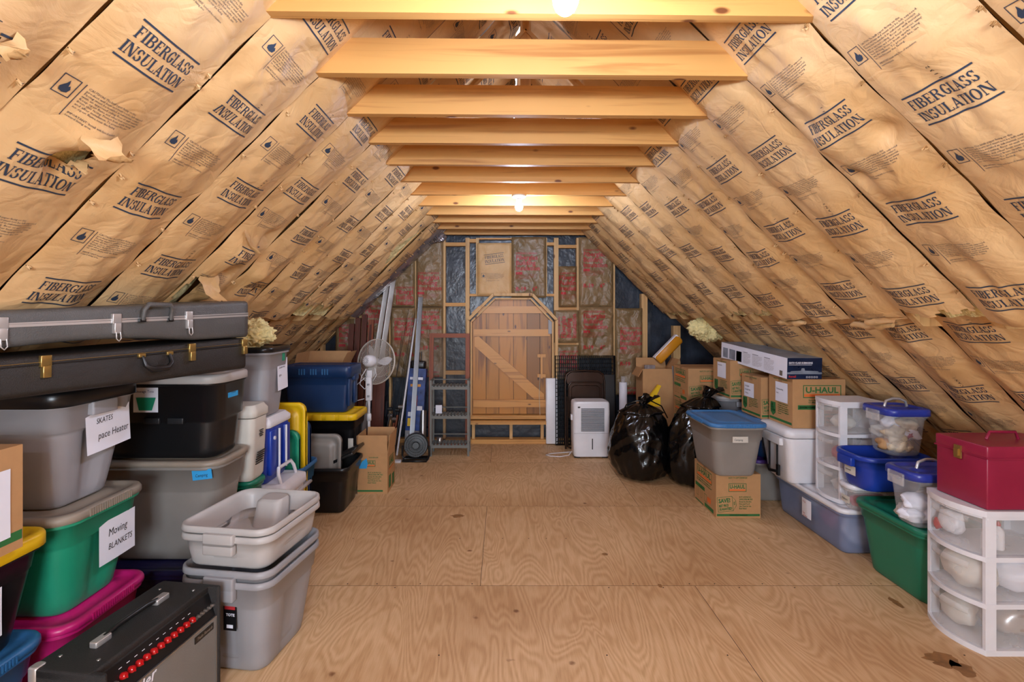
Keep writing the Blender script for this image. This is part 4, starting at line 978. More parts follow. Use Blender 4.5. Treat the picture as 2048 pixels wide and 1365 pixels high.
def sheetnote(t, ext, face, a, b, w_, h, lines, lab):
    L, W = ext[1]-ext[0], ext[3]-ext[2]
    if face == 'l': note(t, (-L/2-.001, W/2-a, b), (0, -1, 0), (0, 0, 1), w_, h, lines, lab)
    else: note(t, (-L/2+a, -W/2-.001, b), (1, 0, 0), (0, 0, 1), w_, h, lines, lab)
carton('small moving carton on the floor under the sky blue lidded tote', (1.625, 1.965, 3.86, 4.29, 0, .335))
e = (2.14, 2.53, 3.74, 4.07, .713, 1.075)
t = carton('large moving carton on the white cooler, under the submarine kit box', e, 'narrow', 'big')
sheetnote(t, e, 'l', .1, .17, .17, .15, [(.015, .09, 'Christmas dining', .018), (.015, .06, 'linens', .018)], 'handwritten paper')
e = (2.10, 2.45, 4.12, 4.45, .702, 1.04)
t = carton('moving carton between the two other white-papered cartons, standing on blue tote', e, 'narrow', 'front')
sheetnote(t, e, 'l', .05, .15, .17, .12, [(.015, .085, 'Craft supplies', .018), (.015, .055, 'Xmas lights fabric', .018), (.015, .025, 'Tree Skirts', .018)], 'handwritten paper')
e = (2.02, 2.32, 4.50, 4.86, .802, 1.14)
t = carton('farthest carton with a white paper, on the grey tote with pale lid', e, 'narrow', 'front')
sheetnote(t, e, 'l', .1, .17, .18, .14, [(.015, .11, 'Games, puzzles', .018)], 'handwritten paper')
for i, (a, b) in enumerate(((0, .338), (.34, .678), (.68, 1.018))):
    carton(['bottom moving carton of the stack behind bin bags', 'middle moving carton of the stack behind bin bags', 'top moving carton of the stack behind bin bags'][i], (1.83+i*.0, 2.24, 5.0+(.02 if i == 1 else 0), 5.42, a, b))
# submarine model kit box, lying across cartons
t = thing('model_kit_box', 'long white and blue submarine model kit box lying on cartons', 'box', (2.215, 4.28, 1.137), 0)
b = MB(); LK, WK, HK = 1.12, .255, .155
b.box(-WK/2, WK/2, -LK/2, LK/2, 0, HK, 'paper')
b.box(-WK/2, WK/2, -LK/2+.0, LK/2, HK-.001, HK+.001, 'subgrey')
pm = plane_map((-WK/2-.001, LK/2, 0), (0, -1, 0), (0, 0, 1))
for x_, w_, m_ in ((.04, .1, 'subgrey'), (.17, .12, 'subgrey'), (.31, .1, 'subblue'), (.31, .09, 'subgrey')): b.stamp(rectg(x_, x_+w_, .02, .11), pm, m_)
for x_, w_ in ((.44, .13), (.6, .16), (.79, .15)): b.stamp(fit(font(_s+'\n'+_s, .01, res=1), x_, x_+w_, .02, .11), pm, 'faint'); b.stamp(rectg(x_, x_+w_*.6, .114, .118), pm, 'subblue')
b.stamp(rectg(1.02, 1.06, .012, .05), pm, 'faint')
b.box(-WK/2, WK/2, -LK/2-.001, -LK/2, 0, HK, 'subblue')
pm = plane_map((-WK/2, -LK/2-.0022, 0), (1, 0, 0), (0, 0, 1))
b.stamp(fit(font('GATO CLASS SUBMARINE', .03, bold=.03), .01, .185, .112, .126), pm, 'paper')
b.stamp(rectg(.01, .18, .103, .106), pm, 'paper'); b.stamp(([(.02, .052), (.235, .048), (.225, .058), (.13, .062), (.125, .08), (.105, .08), (.1, .062), (.03, .058)], [tuple(range(8))]), pm, 'subgrey')
b.stamp(rectg(.0, WK, .036, .05), pm, 'subgrey'); b.stamp(fit(font('Revell', .03, bold=.04), .012, .065, .01, .026), pm, 'red')
for i in range(5): b.stamp(frameg(.14+i*.018, .152+i*.018, .008, .02, .002), pm, 'paper')
b.build('carton', t); t.rotation_euler = (.05, 0, .0)
t.location = (2.215, 4.28, 1.108)

# --- bin bags
def binbag(label, x, y, rx, ry, h, seed, neck=(0, 0)):
    t = thing('bin_bag', label, 'bin bag', (x, y, 0))
    mb = MB(); nU, nV = 90, 60; vs = []
    for j in range(nV+1):
        v = j/nV
        for i in range(nU):
            a = 2*PI*i/nU
            # profile: flat bottom, belly, gathered neck
            if v < .82: r = math.sin(min(1, v/.82*1.0)*PI*.5*1.0)**.35 if v < .25 else 1-.42*((v-.25)/.57)**2.2
            else: r = .58*max(0, 1-(v-.82)/.18)**.7+.1
            if v < .25: r = (.62+.38*math.sin(v/.25*PI/2))
            if v < .02: r *= v/.02
            fold = .035*ridge(math.cos(a)*5+seed, math.sin(a)*5, v*7+math.sin(a*2)*2)+.09*ridge(math.cos(a)*1.6+seed, math.sin(a)*1.6, v*1.6)+.14*nz(math.cos(a)*1.3, math.sin(a)*1.3+seed, v*2.6)-.03
            gath = (.12*math.sin(a*9+3*nz(v*3, seed)))*max(0, (v-.55)/.45)+.03*math.sin(a*15+v*6+seed)*max(0, .35-v)/.35
            hor = .045*ridge(math.cos(a)*1.0, v*7+math.sin(a)*2.5, seed)+.03*ridge(math.cos(a)*4, v*4, math.sin(a)*4+seed)
            rr = r*(1+fold+gath+hor)
            z = h*(v*.82/.82) if v < .82 else h*(.82+(v-.82))
            z = h*(1-(1-v)**1.25)
            vs.append((math.cos(a)*rx*rr+neck[0]*v*v, math.sin(a)*ry*rr+neck[1]*v*v, max(0, z+.01*nz(a, v*5)*(v > .03))))
    fs = [(j*nU+i, j*nU+(i+1) % nU, (j+1)*nU+(i+1) % nU, (j+1)*nU+i) for j in range(nV) for i in range(nU)]
    fs.append(tuple(range(nU))[::-1]); mb.add(vs, fs, 'bag', True)
    mb.build('bag', t)
    k = MB(); n = 24; vs = []
    for j in range(9):
        for i in range(n):
            a = 2*PI*i/n; rr = (.02+.055*(j/8)**1.2)*(1+.5*math.sin(a*5+j*.3+seed))
            vs.append((neck[0]+math.cos(a)*rr+.01*j, neck[1]+math.sin(a)*rr, h-.02+j*.011+.02*math.sin(a*3+seed)*j/8))
    k.add(vs, [(j*n+i, j*n+(i+1) % n, (j+1)*n+(i+1) % n, (j+1)*n+i) for j in range(8) for i in range(n)], 'bag', True)
    k.build('gathered_neck', t)
    return t
t = binbag('round black bin bag beside the dehumidifier, tied at the top', 1.32, 4.84, .275, .25, .70, 3.0)
k = MB(); k.tube([(-.17, .05, .60), (-.14, 0, .69), (-.05, -.04, .735), (.08, -.04, .735), (.19, -.02, .68), (.26, .02, .56)], .006, 'bag'); k.build('drawstring', t)
binbag('taller black bin bag leaning against the tote stack', 1.73, 4.66, .24, .21, .80, 8.0, (.13, .0))

# --- right part of the end wall
t = thing('wire_crate', 'folded black wire dog crate leaning on the end wall', 'wire crate', (.98, 5.97, 0)); t.rotation_euler = (-.06, 0, 0)
b = MB(); w_, h_ = .355, 1.06
for lay in (0, .03, .06):
    b.tube([(-w_, lay, .01), (w_, lay, .01), (w_, lay, h_), (-w_, lay, h_)], .006, 'wire', closed=True, n=6)
    for i in range(1, 30): b.tube([(-w_+2*w_*i/30+lay*.25, lay, .01), (-w_+2*w_*i/30+lay*.25, lay, h_)], .0028, 'wire', n=4)
    for i in range(1, 22): b.tube([(-w_, lay+.004, h_*i/22), (w_, lay+.004, h_*i/22)], .0038, 'wire', n=4)
b.build('wire_panels', t)
b = MB(); b.rbox(-.10, w_-.01, -.028, -.008, .015, .84, 'blacktub2', .02)
b.build('tray', t)['label'] = 'black plastic tray'
# white slab
t = thing('folding_table', 'white folded table standing between door and wire crate', 'folding table', (.575, 6.03, 0)); t.rotation_euler = (-.05, 0, 0)
b = MB(); b.rbox(-.065, .075, -.03, .012, .012, .79, 'white', .02); b.build('top_panel', t)
b = MB(); b.rbox(-.05, .06, .014, .028, .03, .75, 'white', .006); b.build('folded_half', t)
# folding chair
t = thing('folding_chair', 'brown metal folding chair folded flat in front of the crate', 'folding chair', (.945, 5.80, 0)); t.rotation_euler = (-.05, 0, 0)
b = MB(); b.tube([(-.225, 0, .01), (-.225, 0, .78), (-.21, 0, .86), (-.16, 0, .895), (0, 0, .905), (.16, 0, .895), (.21, 0, .86), (.225, 0, .78), (.225, 0, .01)], .011, 'chairbr', n=10)
b.build('main_frame', t)
b = MB(); b.tube([(-.2, .03, .6), (-.2, .03, .03), (-.17, .03, .015), (.17, .03, .015), (.2, .03, .03), (.2, .03, .6)], .01, 'chairbr', n=8); b.build('rear_legs', t)
b = MB(); b.loft([[(x_, -.006-.0, z_+.80) for x_, z_ in rrect(.42, .17, .08, 6)], [(x_, .006, z_+.80) for x_, z_ in rrect(.42, .17, .08, 6)]], 'chairbr', smooth=False); b.build('backrest', t)
b = MB(); b.loft([[(x_, -.045, z_+.56) for x_, z_ in rrect(.385, .42, .06, 6)], [(x_, -.05, z_+.56) for x_, z_ in rrect(.375, .41, .055, 6)], [(x_, -.05, z_+.56) for x_, z_ in rrect(.33, .36, .05, 6)], [(x_, -.038, z_+.56) for x_, z_ in rrect(.3, .33, .04, 6)]], 'chairbr', smooth=False)
b.tube([(x_, -.045, z_+.56) for x_, z_ in rrect(.39, .425, .06, 6)], .008, 'chairbr', closed=True, n=6); b.build('seat', t)
# dehumidifier
t = thing('dehumidifier', 'white dehumidifier with louvred front on the floor', 'dehumidifier', (.955, 5.56, 0), 0); dh = t
b = MB(); b.loft([[(x_, y_, z_) for x_, y_ in rrect(l_, .23, .04, 5)] for l_, z_ in ((.37, .02), (.385, .03), (.395, .2), (.40, .5), (.395, .585), (.38, .605), (.33, .612))], 'white')
for i, xx in enumerate((-.15, .15)): b.box(xx-.03, xx+.03, -.08, .08, 0, .025, 'blacktub')
b.build('housing', t)
for i in range(17):
    z_ = .30+i*.0147; MB().bar((-.115, -.118, z_), (.135, -.118, z_), .006, .0065, 'blacktub2').build('louvre', t)['label'] = 'dark louvre slot'
MB().box(.002, .012, -.121, -.114, .1, .215, 'blacktub2').build('water_window', t)
MB().box(-.192, .192, -.117, -.1155, .272, .2745, 'greytub').build('tank_seam', t)
MB().box(-.15, -.125, -.118, -.1155, .545, .56, 'blacktub').build('control_mark', t)
MB().rbox(-.215, -.195, -.05, .0, .4, .46, 'white', .006).build('side_handle', t)
b = MB(); b.tube([(.76, 5.62, .03), (.72, 5.55, .006), (.62, 5.5, .006), (.52, 5.52, .006), (.47, 5.56, .006), (.53, 5.62, .006), (.66, 5.66, .006), (.80, 5.70, .006)], .005, 'white')
b.build('power_cord', dh, tuple(-c for c in dh.location))
# white roll, bag of chips
t = thing('paper_roll', 'white upright roll behind the dehumidifier, right side', 'roll', (1.40, 5.9, 0))
MB().lathe([(.045, 0), (.045, .76), (.02, .76), (.02, .755)], 'paper').build('roll', t)
MB().lathe([(.025, .76), (.025, .83), (.015, .83)], 'clr').build('core', t)
b = MB(); vs = []; n = 24
for j in range(13):
    v = j/12
    for i in range(n):
        a = 2*PI*i/n; r_ = (.085*(1-.25*v**3) if v < .8 else .065*(1-(v-.8)*3.2))*(1+.2*nz(math.cos(a)*2, math.sin(a)*2, v*5)); vs.append((math.cos(a)*r_, math.sin(a)*r_, v*.48))
b.add(vs, [(j*n+i, j*n+(i+1) % n, (j+1)*n+(i+1) % n, (j+1)*n+i) for j in range(12) for i in range(n)]+[tuple(range(n))[::-1]], 'chips', True)
t = thing('wood_chip_bag', 'clear bag of wood chips between dehumidifier and bin bag', 'bag', (1.315, 5.56, 0)); o_ = b.build('chips', t)
# leaning cartons, foam sheets and tube at the back right
t = carton('tall plain carton holding odds and ends behind the bin bags', (1.52, 1.86, 5.5, 5.78, 0, .96), None, None, 'plain_carton', flaps=[('f', 75, .1), ('r', 60, .12), ('l', -60, .1)], group=None)
b = MB(); b.prism([(1.545, 5.52, .5), (1.66, 5.52, .5), (1.66, 5.52, 1.0), (1.545, 5.52, 1.0)], (0, 1, 0), .02, 'foil'); tag(b.build('metal_sheet'), 'thin metal panel sticking out of the tall plain carton', 'panel')
t = thing('yellow_bracket', 'yellow plastic bracket in front of the tall plain carton', 'bracket', (1.63, 5.42, .57)); b = MB()
b.box(-.07, .05, -.02, .02, 0, .1, 'yellow'); b.prism([(-.07, -.02, .1), (.0, -.02, .1), (.06, -.02, .22), (.03, -.02, .23)], (0, 1, 0), .04, 'yellow'); b.build('bracket', t)
b = MB(); vs = []
for j in range(13):
    for i in range(7): a, c = i/6, j/12; vs.append((1.82+a*.24+.03*math.sin(c*4)+c*.02, 5.46+.05*math.sin(a*5+c*2), 1.0-c*.95-.1*a))
b.add(vs, [(j*7+i, j*7+i+1, (j+1)*7+i+1, (j+1)*7+i) for j in range(12) for i in range(6)], 'lightgrey', True)
tag(b.build('foam_sheet'), 'grey foam sheet draped beside the tall plain carton', 'foam sheet')
t = thing('printed_tube', 'orange printed tube leaning diagonally against a wall stud', 'tube', (1.74, 5.72, 1.03)); t.rotation_euler = (0, 50*D2R-.1, 0)
b = MB(); b.loft([[(x_, y_, z_) for x_, y_ in rrect(l_, l_, .03, 4)] for z_, l_ in ((0, .09), (.01, .11), (.34, .11), (.36, .08))], 'orange'); b.build('tube', t)
MB().rbox(-.058, -.02, -.04, .04, .0, .36, 'paper', .008).build('label_panel', t)
# ------------------------------------------------------------ left side, from the viewer back
def fx(ext, z, taper=.05, rim=.012, lidh=.03, lid=True, panel=0):
    """outer half length of a tote's body at height z above its base"""
    H = ext[5]-ext[4]; Hb = H-(lidh*.6 if lid else 0)
    return (ext[1]-ext[0]-.012)/2-rim-taper*(1-z/Hb)*Hb/.4-panel
# near stack at the photo edge
e = (-2.2, -1.645, 1.35, 1.85, 0, .41)
tote('storage_tote', 'steel blue tote at bottom left corner under the yellow lidded tote', e, 'blue', 'blue', r=.07, handles=None, ribs=True)
e = (-2.2, -1.625, 1.33, 1.84, .412, .79)
t = tote('storage_tote', 'black tote with yellow lid at left photo edge, on the blue tote', e, 'blacktub', 'yellow', r=.06, handles=None, lidh=.05, step=.003)
note(t, (fx(e, .2)+.012, -.14, .09), (0, 1, 0), (0, 0, 1), .22, .16, [(.02, .1, 'Snow boots', .022), (.02, .06, 'wool socks', .022)], 'handwritten paper')
carton('plain carton on the yellow lid at the left photo edge', (-2.05, -1.585, 1.28, 1.67, .792, 1.13), None, None, 'plain_carton', group=None)
o_ = [o for o in C.objects if o.get('label', '').startswith('plain carton on the yellow')][0]
note(o_, (.234, -.12, .05), (0, 1, 0), (0, 0, 1), .27, .22, [], 'blank white paper')
MB().box(.2335, .2345, .05, .19, .03, .06, 'ugreen').build('green_stripe', o_)
# magenta, green and grey stack
tote('storage_tote', 'magenta tote under the green tote marked Moving Blankets', (-2.25, -1.615, 1.87, 2.33, 0, .387), 'magenta', 'magenta', r=.07, handles=None, ribs=True)
e = (-2.25, -1.62, 1.865, 2.32, .389, .80)
t = tote('storage_tote', 'green tote with greige lid and a Moving Blankets paper', e, 'green', 'greylid', r=.07, handles=None, ribs=True, lidh=.035)
note(t, (fx(e, .2)+.014, -.03, .135), (0, 1, .0), (-.0, 0, 1), .2, .175, [(.045, .105, 'Moving', .045), (.045, .05, 'BLANKETS', .036)], 'paper reading Moving Blankets')
e = (-2.27, -1.635, 1.86, 2.30, .802, 1.266)
t = tote('storage_tote', 'grey tote with black lid and a Skates Space Heater paper', e, 'greytub', 'blacktub', r=.06, lidh=.06, handles='x', band=.72, step=.012, panel=.018)
note(t, (fx(e, .25)+.02, -.065, .19), (0, 1, .06), (0, -.06, 1), .235, .165, [(.05, .115, 'SKATES', .032), (.055, .05, 'pace Heater', .042)], 'paper reading Skates Space Heater')
MB().rbox(fx(e, .25)+.012, fx(e, .25)+.016, -.075, .1, .345, .365, 'clrw', .001).build('clear_tape', t)
# big grey tote, black tote on it, dark tote below
tote('storage_tote', 'midnight blue tote on floor under the large taupe tote', (-2.1, -1.46, 2.50, 2.93, 0, .285), 'navy2', 'navy2', r=.07, handles=None)
e = (-2.1, -1.43, 2.54, 2.90, .287, .815)
t = tote('storage_tote', 'large taupe tote under the black sticker tote', e, 'greytub2', 'greylid', r=.08, handles=None, panel=.0, taper=.04)
note(t, (.2, -(e[3]-e[2]-.012)/2+.008, .43), (1, 0, .12), (-.12, 0, 1), .1, .05, [(.015, .015, 'Camping', .022)], 'blue tape', 'tape_label', m='tape', bend=0)
e = (-2.1, -1.43, 2.54, 2.90, .817, 1.25)
t = tote('storage_tote', 'black tote with a Storage Tote sticker, under the guitar cases', e, 'blacktub', 'lightgrey', r=.08, handles=None, panel=.0, band=.5, taper=.03, lidh=.045, step=.012)
yf = -(e[3]-e[2]-.012)/2+.012
st_ = note(t, (-.10, yf-.004, .245), (1, 0, 0), (0, 0, 1), .125, .125, [(.014, .1, 'Storage Tote', .017)], 'product sticker', 'sticker', ink='bluebox', bend=0, shear=0, sx=1)
b = MB(); b.prism([(-.07, yf-.0075, .255), (-.005, yf-.0075, .255), (.015, yf-.0075, .32), (-.085, yf-.0075, .32)], (0, -1, 0), .0005, 'green'); b.build('sticker_picture', t)['label'] = 'green tote picture'
note(t, (fx(e, .35, .03)+.006, -.06, .3), (0, 1, 0), (0, 0, 1), .1, .055, [(.03, .02, 'X-box', .022)], 'blue tape', 'tape_label', m='tape', bend=0)
for s_ in (0, 1): MB().rbox(-.05+.12*s_, .03+.12*s_, yf-.006, yf+.012, .185, .215, 'blacktub2', .004).build('latch', t)
# guitar cases
def gcase(label, m, z0, t_near, t_far, w_near, w_far, LG, arch, band_m, latches, handle, hup, pos):
    t = thing('guitar_case', label, 'guitar case', (pos[0], pos[1], z0), 75.2*D2R, None)
    n = 34; S = []; prof = []
    for i in range(n+1):
        s_ = i/n; x = s_*LG
        wv = w_near+(w_far-w_near)*(3*min(1, s_/.6)**2-2*min(1, s_/.6)**3) if s_ < .6 else w_far
        tv = t_near+(t_far-t_near)*s_
        en = min(1, (s_/.045), ((1-s_)/.02)); k_ = math.sqrt(max(.0, 1-(1-en)**2))
        zb = arch*math.sin(PI*min(1, max(0, (s_-.1)/.6)))
        prof.append((x, wv, tv, en, zb))
        yy = []; hw = wv/2
        for a, b in rrect(wv*(.55+.45*k_), (tv-zb)*(.72+.28*k_), .022*(.3+.7*k_), 4): yy.append((x, a+w_far/2, b+tv/2+zb/2))
        S.append(yy)
    b = MB(); b.loft(S, m); b.build('shell', t)
    g = MB()
    for dz, hh, mm in band_m:
        for i in range(1, n-0):
            x0, w0, t0, _, _ = prof[i]; x1, w1, t1, _, _ = prof[i+1] if i < n-1 else prof[i]
            for sd in (-1, ):
                ya, yb = w_far/2-w0/2-.003, w_far/2-w1/2-.003; za, zb_ = t0*dz, t1*dz
                g.add([(x0, ya, za-hh), (x1, yb, zb_-hh), (x1, yb, zb_+hh), (x0, ya, za+hh), (x0, ya+.01, za-hh), (x1, yb+.01, zb_-hh), (x1, yb+.01, zb_+hh), (x0, ya+.01, za+hh)], [(0, 1, 2, 3), (3, 2, 6, 7), (0, 4, 5, 1)], mm)
    g.build('edge_binding', t)
    def at(s_):
        i = min(n, max(0, int(round(s_*n)))); x, w0, t0, _, _ = prof[i]; return x, w_far/2-w0/2, t0
    for s_ in latches:
        x, y_, t0 = at(s_); x = s_*LG; l = MB(); zc = t0*band_m[0][0]
        l.rbox(x-.017, x+.017, y_-.010, y_+.004, zc-.008, zc+.03, 'brass' if not hup else 'alu', .003)
        l.rbox(x-.013, x+.013, y_-.014, y_+.004, zc-.045, zc-.006, 'brass' if not hup else 'alu', .003)
        if hup: l.tube([(x-.008, y_-.014, zc-.04), (x-.009, y_-.016, zc-.065), (x, y_-.016, zc-.075), (x+.009, y_-.016, zc-.065), (x+.008, y_-.014, zc-.04)], .0022, 'alu', n=6)
        l.build('latch', t)
    x, y_, t0 = at(handle); x = handle*LG; zc = t0*band_m[0][0]; h = MB()
    if hup: h.tube([(x-.062, y_-.008, zc+.0), (x-.062, y_-.016, zc+.04), (x-.048, y_-.02, zc+.062), (x+.048, y_-.02, zc+.062), (x+.062, y_-.016, zc+.04), (x+.062, y_-.008, zc+.0)], [.008, .009, .011, .011, .009, .008], 'casegry')
    else: h.tube([(x-.06, y_-.006, zc-.005), (x-.058, y_-.02, zc-.04), (x-.035, y_-.026, zc-.058), (x+.035, y_-.026, zc-.058), (x+.058, y_-.02, zc-.04), (x+.06, y_-.006, zc-.005)], [.006, .009, .012, .012, .009, .006], 'blacktub')
    ho = h.build('carry_handle', t)
    for sx_ in (-1, 1): MB().rbox(x+sx_*.062-.014, x+sx_*.062+.014, y_-.010, y_+.002, zc-.008, zc+.006, 'brass' if not hup else 'blacktub', .002).build('handle_mount', ho)
    return t
gcase('black worn guitar case with brass latches, under the grey case', 'caseblk', 1.284, .13, .155, .26, .36, 1.14, .0, [(.78, .0018, 'blacktub'), (.84, .0008, 'brass')], (.21, .69, .96), .54, False, (-1.575, 1.47))
gcase('grey moulded guitar case with aluminium edge on top of black case', 'casegry', 1.442, .12, .185, .16, .33, 1.17, .022, [(.60, .0045, 'alu'), (.66, .0025, 'alu')], (.13, .41, .67), .54, True, (-1.58, 1.46))
# amplifier
t = thing('guitar_amplifier', 'black guitar amplifier with red knobs and silver grille', 'amplifier', (-1.318, 1.825, 0), -7.6*D2R)
LA, WA, HA = .53, .265, .45; ly, lx = LA/2, WA/2
b = MB(); pr = [(-lx, 0), (lx-.015, 0), (lx-.015, HA-.11), (lx-.045, HA-.02), (lx-.05, HA), (-lx, HA)]
def amp_side(y0, y1, prof): b.prism([(x_, y0, z_) for x_, z_ in prof], (0, 1, 0), y1-y0, 'tolex')
amp_side(-ly+.018, ly-.018, pr)
for s_ in (-1, 1): b.rbox(-lx, lx, s_*ly-.02 if s_ > 0 else -ly, ly if s_ > 0 else -ly+.02, 0, HA, 'tolex', .01)
b.rbox(-lx, lx-.045, -ly, ly, HA-.03, HA+.001, 'tolex', .012)
b.rbox(lx-.05, lx, -ly, ly, 0, .03, 'tolex', .008)
b.build('cabinet', t)
g = MB(); g.box(lx-.016, lx-.008, -ly+.022, ly-.022, .03, HA-.115, 'grille'); g.build('grille_cloth', t)
g = MB()
for a_ in ((-ly+.022, ly-.022, HA-.117, HA-.112), (-ly+.022, ly-.022, .03, .034), (-ly+.02, -ly+.024, .03, HA-.115), (ly-.024, ly-.02, .03, HA-.115)): g.box(lx-.012, lx-.005, *a_, 'steel')
g.build('grille_trim', t)
# sloping control panel with its knobs
p0 = Vector((lx-.014, 0, HA-.11)); p1 = Vector((lx-.044, 0, HA-.02)); pd = (p1-p0).normalized(); pn = Vector((pd.z, 0, -pd.x))
c = MB(); q0 = p0+pn*.001
c.add([tuple(q0+Vector((0, -ly+.022, 0))), tuple(q0+Vector((0, ly-.022, 0))), tuple(q0+Vector((0, ly-.022, 0))+pd*.09), tuple(q0+Vector((0, -ly+.022, 0))+pd*.09)], [(0, 1, 2, 3)], 'blacktub')
cp = c.build('control_panel', t)
for i in range(11):
    yk = -ly+.095+i*.030; k = MB(); o = p0+pn*.002+pd*.045+Vector((0, yk, 0))
    k.tube([o, o+pn*.012, o+pn*.016], [.0115, .011, .007], 'redk', n=12); k.bar(o+pn*.017-pd*.009, o+pn*.017+pd*.009, .003, .004, 'redk', pn); ko = k.build('knob', cp)
    tk = MB(); o2 = o+pd*.026; tk.stamp(rectg(-.006, .006, -.001, .001), plane_map(o2, (0, 1, 0), pd), 'paper'); tk.build('knob_legend', cp)
for i in range(9):
    yk = -ly+.045+(i*.021 if i < 2 else 0)+(.345+(i-2)*.019 if i >= 2 else 0); o = p0+pn*.002+pd*.04+Vector((0, yk, 0))
    MB().tube([o, o+pn*.006, o+pn*.012], [.0085, .007, .005], 'steel', n=8).build('jack_socket', cp)
h = MB(); h.tube([(0-.02, -.12, HA+.012), (-.02, -.06, HA+.022), (-.02, .06, HA+.022), (-.02, .12, HA+.012)], [.008, .009, .009, .008], 'blacktub', n=6); ho = h.build('strap_handle', t)
for s_ in (-1, 1): MB().rbox(-.035, -.005, s_*.125-.03, s_*.125+.03, HA, HA+.02, 'alu', .006).build('handle_end', ho)['label'] = 'chrome handle end'
for xx, yy in ((-.09, .2), (.05, .21), (-.09, -.2), (.05, -.2)): MB().lathe([(.006, HA), (.006, HA+.003), (.002, HA+.004)], 'steel', xx, yy, 8).build('screw', t)
for xx in (-lx-.002, ): MB().rbox(xx, xx+.035, -ly-.003, -ly+.035, HA-.05, HA+.004, 'alu', .01).build('corner_guard', t)
n_ = MB(); n_.stamp(font('Fender', .055, bold=.02, shear=.35), plane_map((lx-.006, -ly+.05, HA-.175), (0, 1, .18), (0, -.18, 1)), 'paper'); n_.build('logo', t)
n_ = MB(); n_.box(lx-.008, lx-.005, ly-.14, ly-.04, HA-.155, HA-.13, 'blacktub'); n_.stamp(font('Twin Reverb', .016, bold=.02, shear=.3), plane_map((lx-.004, ly-.132, HA-.147), (0, 1, 0), (0, 0, 1)), 'steel'); n_.build('model_badge', t)
# nested grey totes in front
def rot_tote(label, z0, H, dx, body, L=.445, W=.49, taper=.05, band=.74, **kw):
    cx, cy = -1.165, 2.385
    return tote('open_tote', label, (cx-L/2, cx+L/2, cy-W/2, cy+W/2, z0, z0+H), body, None, 'nested grey totes', open_=True, rz=-8.5*D2R, taper=taper, band=band, **kw)
t = rot_tote('outermost tall grey tote of the nested stack, resting on floor', 0, .42, 0, 'greytub', r=.06)
_r = None
sk = MB(); sk.box(-.005, .055, -.213, -.211, .2, .33, 'blacktub'); sk.stamp(rectg(0, .05, .29, .315), lambda a, b_: (a, -.2135, b_), 'red'); sk.stamp(font('TOTE', .016, bold=.03), lambda a, b_: (a+.007, -.2135, b_+.262), 'paper'); sk.stamp(rectg(.01, .04, .21, .225), lambda a, b_: (a, -.2135, b_), 'paper'); sk.build('product_sticker', t)['label'] = 'black and red product sticker'
rot_tote('inner tall grey tote nested inside the floor tote', .046, .42, 0, 'greytub', r=.06)
rot_tote('lower shallow pale grey tub in the nested stack', .465, .15, 0, 'lightgrey', L=.45, W=.495, r=.06, band=.5, taper=.05, step=.0)
_t = rot_tote('topmost shallow pale grey tub of the nested stack', .500, .15, 0, 'lightgrey', L=.45, W=.495, r=.06, band=.5, taper=.05, step=.0)
b = MB(); b.loft([tote_sec(.14, .13, .03, .012, -.01, .13), tote_sec(.13, .11, .03, .13, -.01, .155), tote_sec(.11, .09, .03, .14, -.01, .165)], 'lightgrey'); b.build('handle_recess', _t)
# coolers behind
tote('storage_tote', 'dark green tote under the off-white electric cooler', (-1.95, -1.44, 2.93, 3.10, 0, .585), 'green2', 'green2', r=.04, handles=None, panel=0, taper=.02)
t = thing('electric_cooler', 'off-white electric cooler with vent slots behind the black tote', 'cooler', (-1.66, 3.0, .587))
b = MB(); b.loft([tote_sec(.40, .15, .03, 0), tote_sec(.42, .17, .03, .02), tote_sec(.45, .19, .035, .36), tote_sec(.45, .19, .035, .365)], 'cream'); b.build('body', t)
b = MB(); b.loft([tote_sec(.46, .19, .035, .37), tote_sec(.47, .195, .035, .375), tote_sec(.47, .195, .035, .41), tote_sec(.43, .16, .03, .44)], 'cream'); b.build('lid', t)
for i in range(6): MB().box(.21+.003*i, .2185+.003*i, -.045, .04, .09+i*.014, .095+i*.014, 'blacktub2').build('vent_slot', t)['label'] = 'dark vent slot'
for i in range(4): MB().box(.221, .229, -.01-.006*(i % 2), .02+.006*(i % 2), .25+i*.011, .254+i*.011, 'blacktub2').build('vent_slot', t)['label'] = 'dark vent slot'
t = thing('hard_cooler', 'white cooler lying under the blue wheeled cooler', 'cooler', (-1.63, 3.29, 0))
b = MB(); b.loft([tote_sec(.50, .34, .04, 0), tote_sec(.54, .36, .05, .03), tote_sec(.56, .37, .05, .42)], 'white'); b.build('body', t)
b = MB(); b.loft([tote_sec(.58, .375, .05, .425), tote_sec(.59, .38, .05, .435), tote_sec(.58, .375, .05, .48), tote_sec(.5, .3, .04, .497)], 'white'); b.build('lid', t)
h = MB(); h.tube([(.27, -.14, .40), (.33, -.13, .43), (.33, .13, .43), (.27, .14, .40)], .011, 'lightgrey'); h.build('handle', t)
t = thing('wheeled_cooler', 'bright blue cooler with white lid and looped white handle', 'cooler', (-1.665, 3.28, .50))
b = MB(); b.loft([tote_sec(.38, .29, .03, 0), tote_sec(.40, .31, .035, .02), tote_sec(.43, .335, .04, .34), tote_sec(.43, .335, .04, .345)], 'royal')
b.rbox(.2, .228, -.14, -.06, .05, .33, 'royal', .01); b.rbox(.2, .228, .06, .14, .05, .33, 'royal', .01); b.build('body', t)
b = MB(); b.loft([tote_sec(.44, .34, .04, .348), tote_sec(.455, .35, .04, .355), tote_sec(.455, .35, .04, .385), tote_sec(.4, .3, .03, .412)], 'white'); b.build('lid', t)
h = MB()
for yy in (-.05, .05): h.tube([(.238, yy, .33), (.238, yy, .06)], .007, 'white')
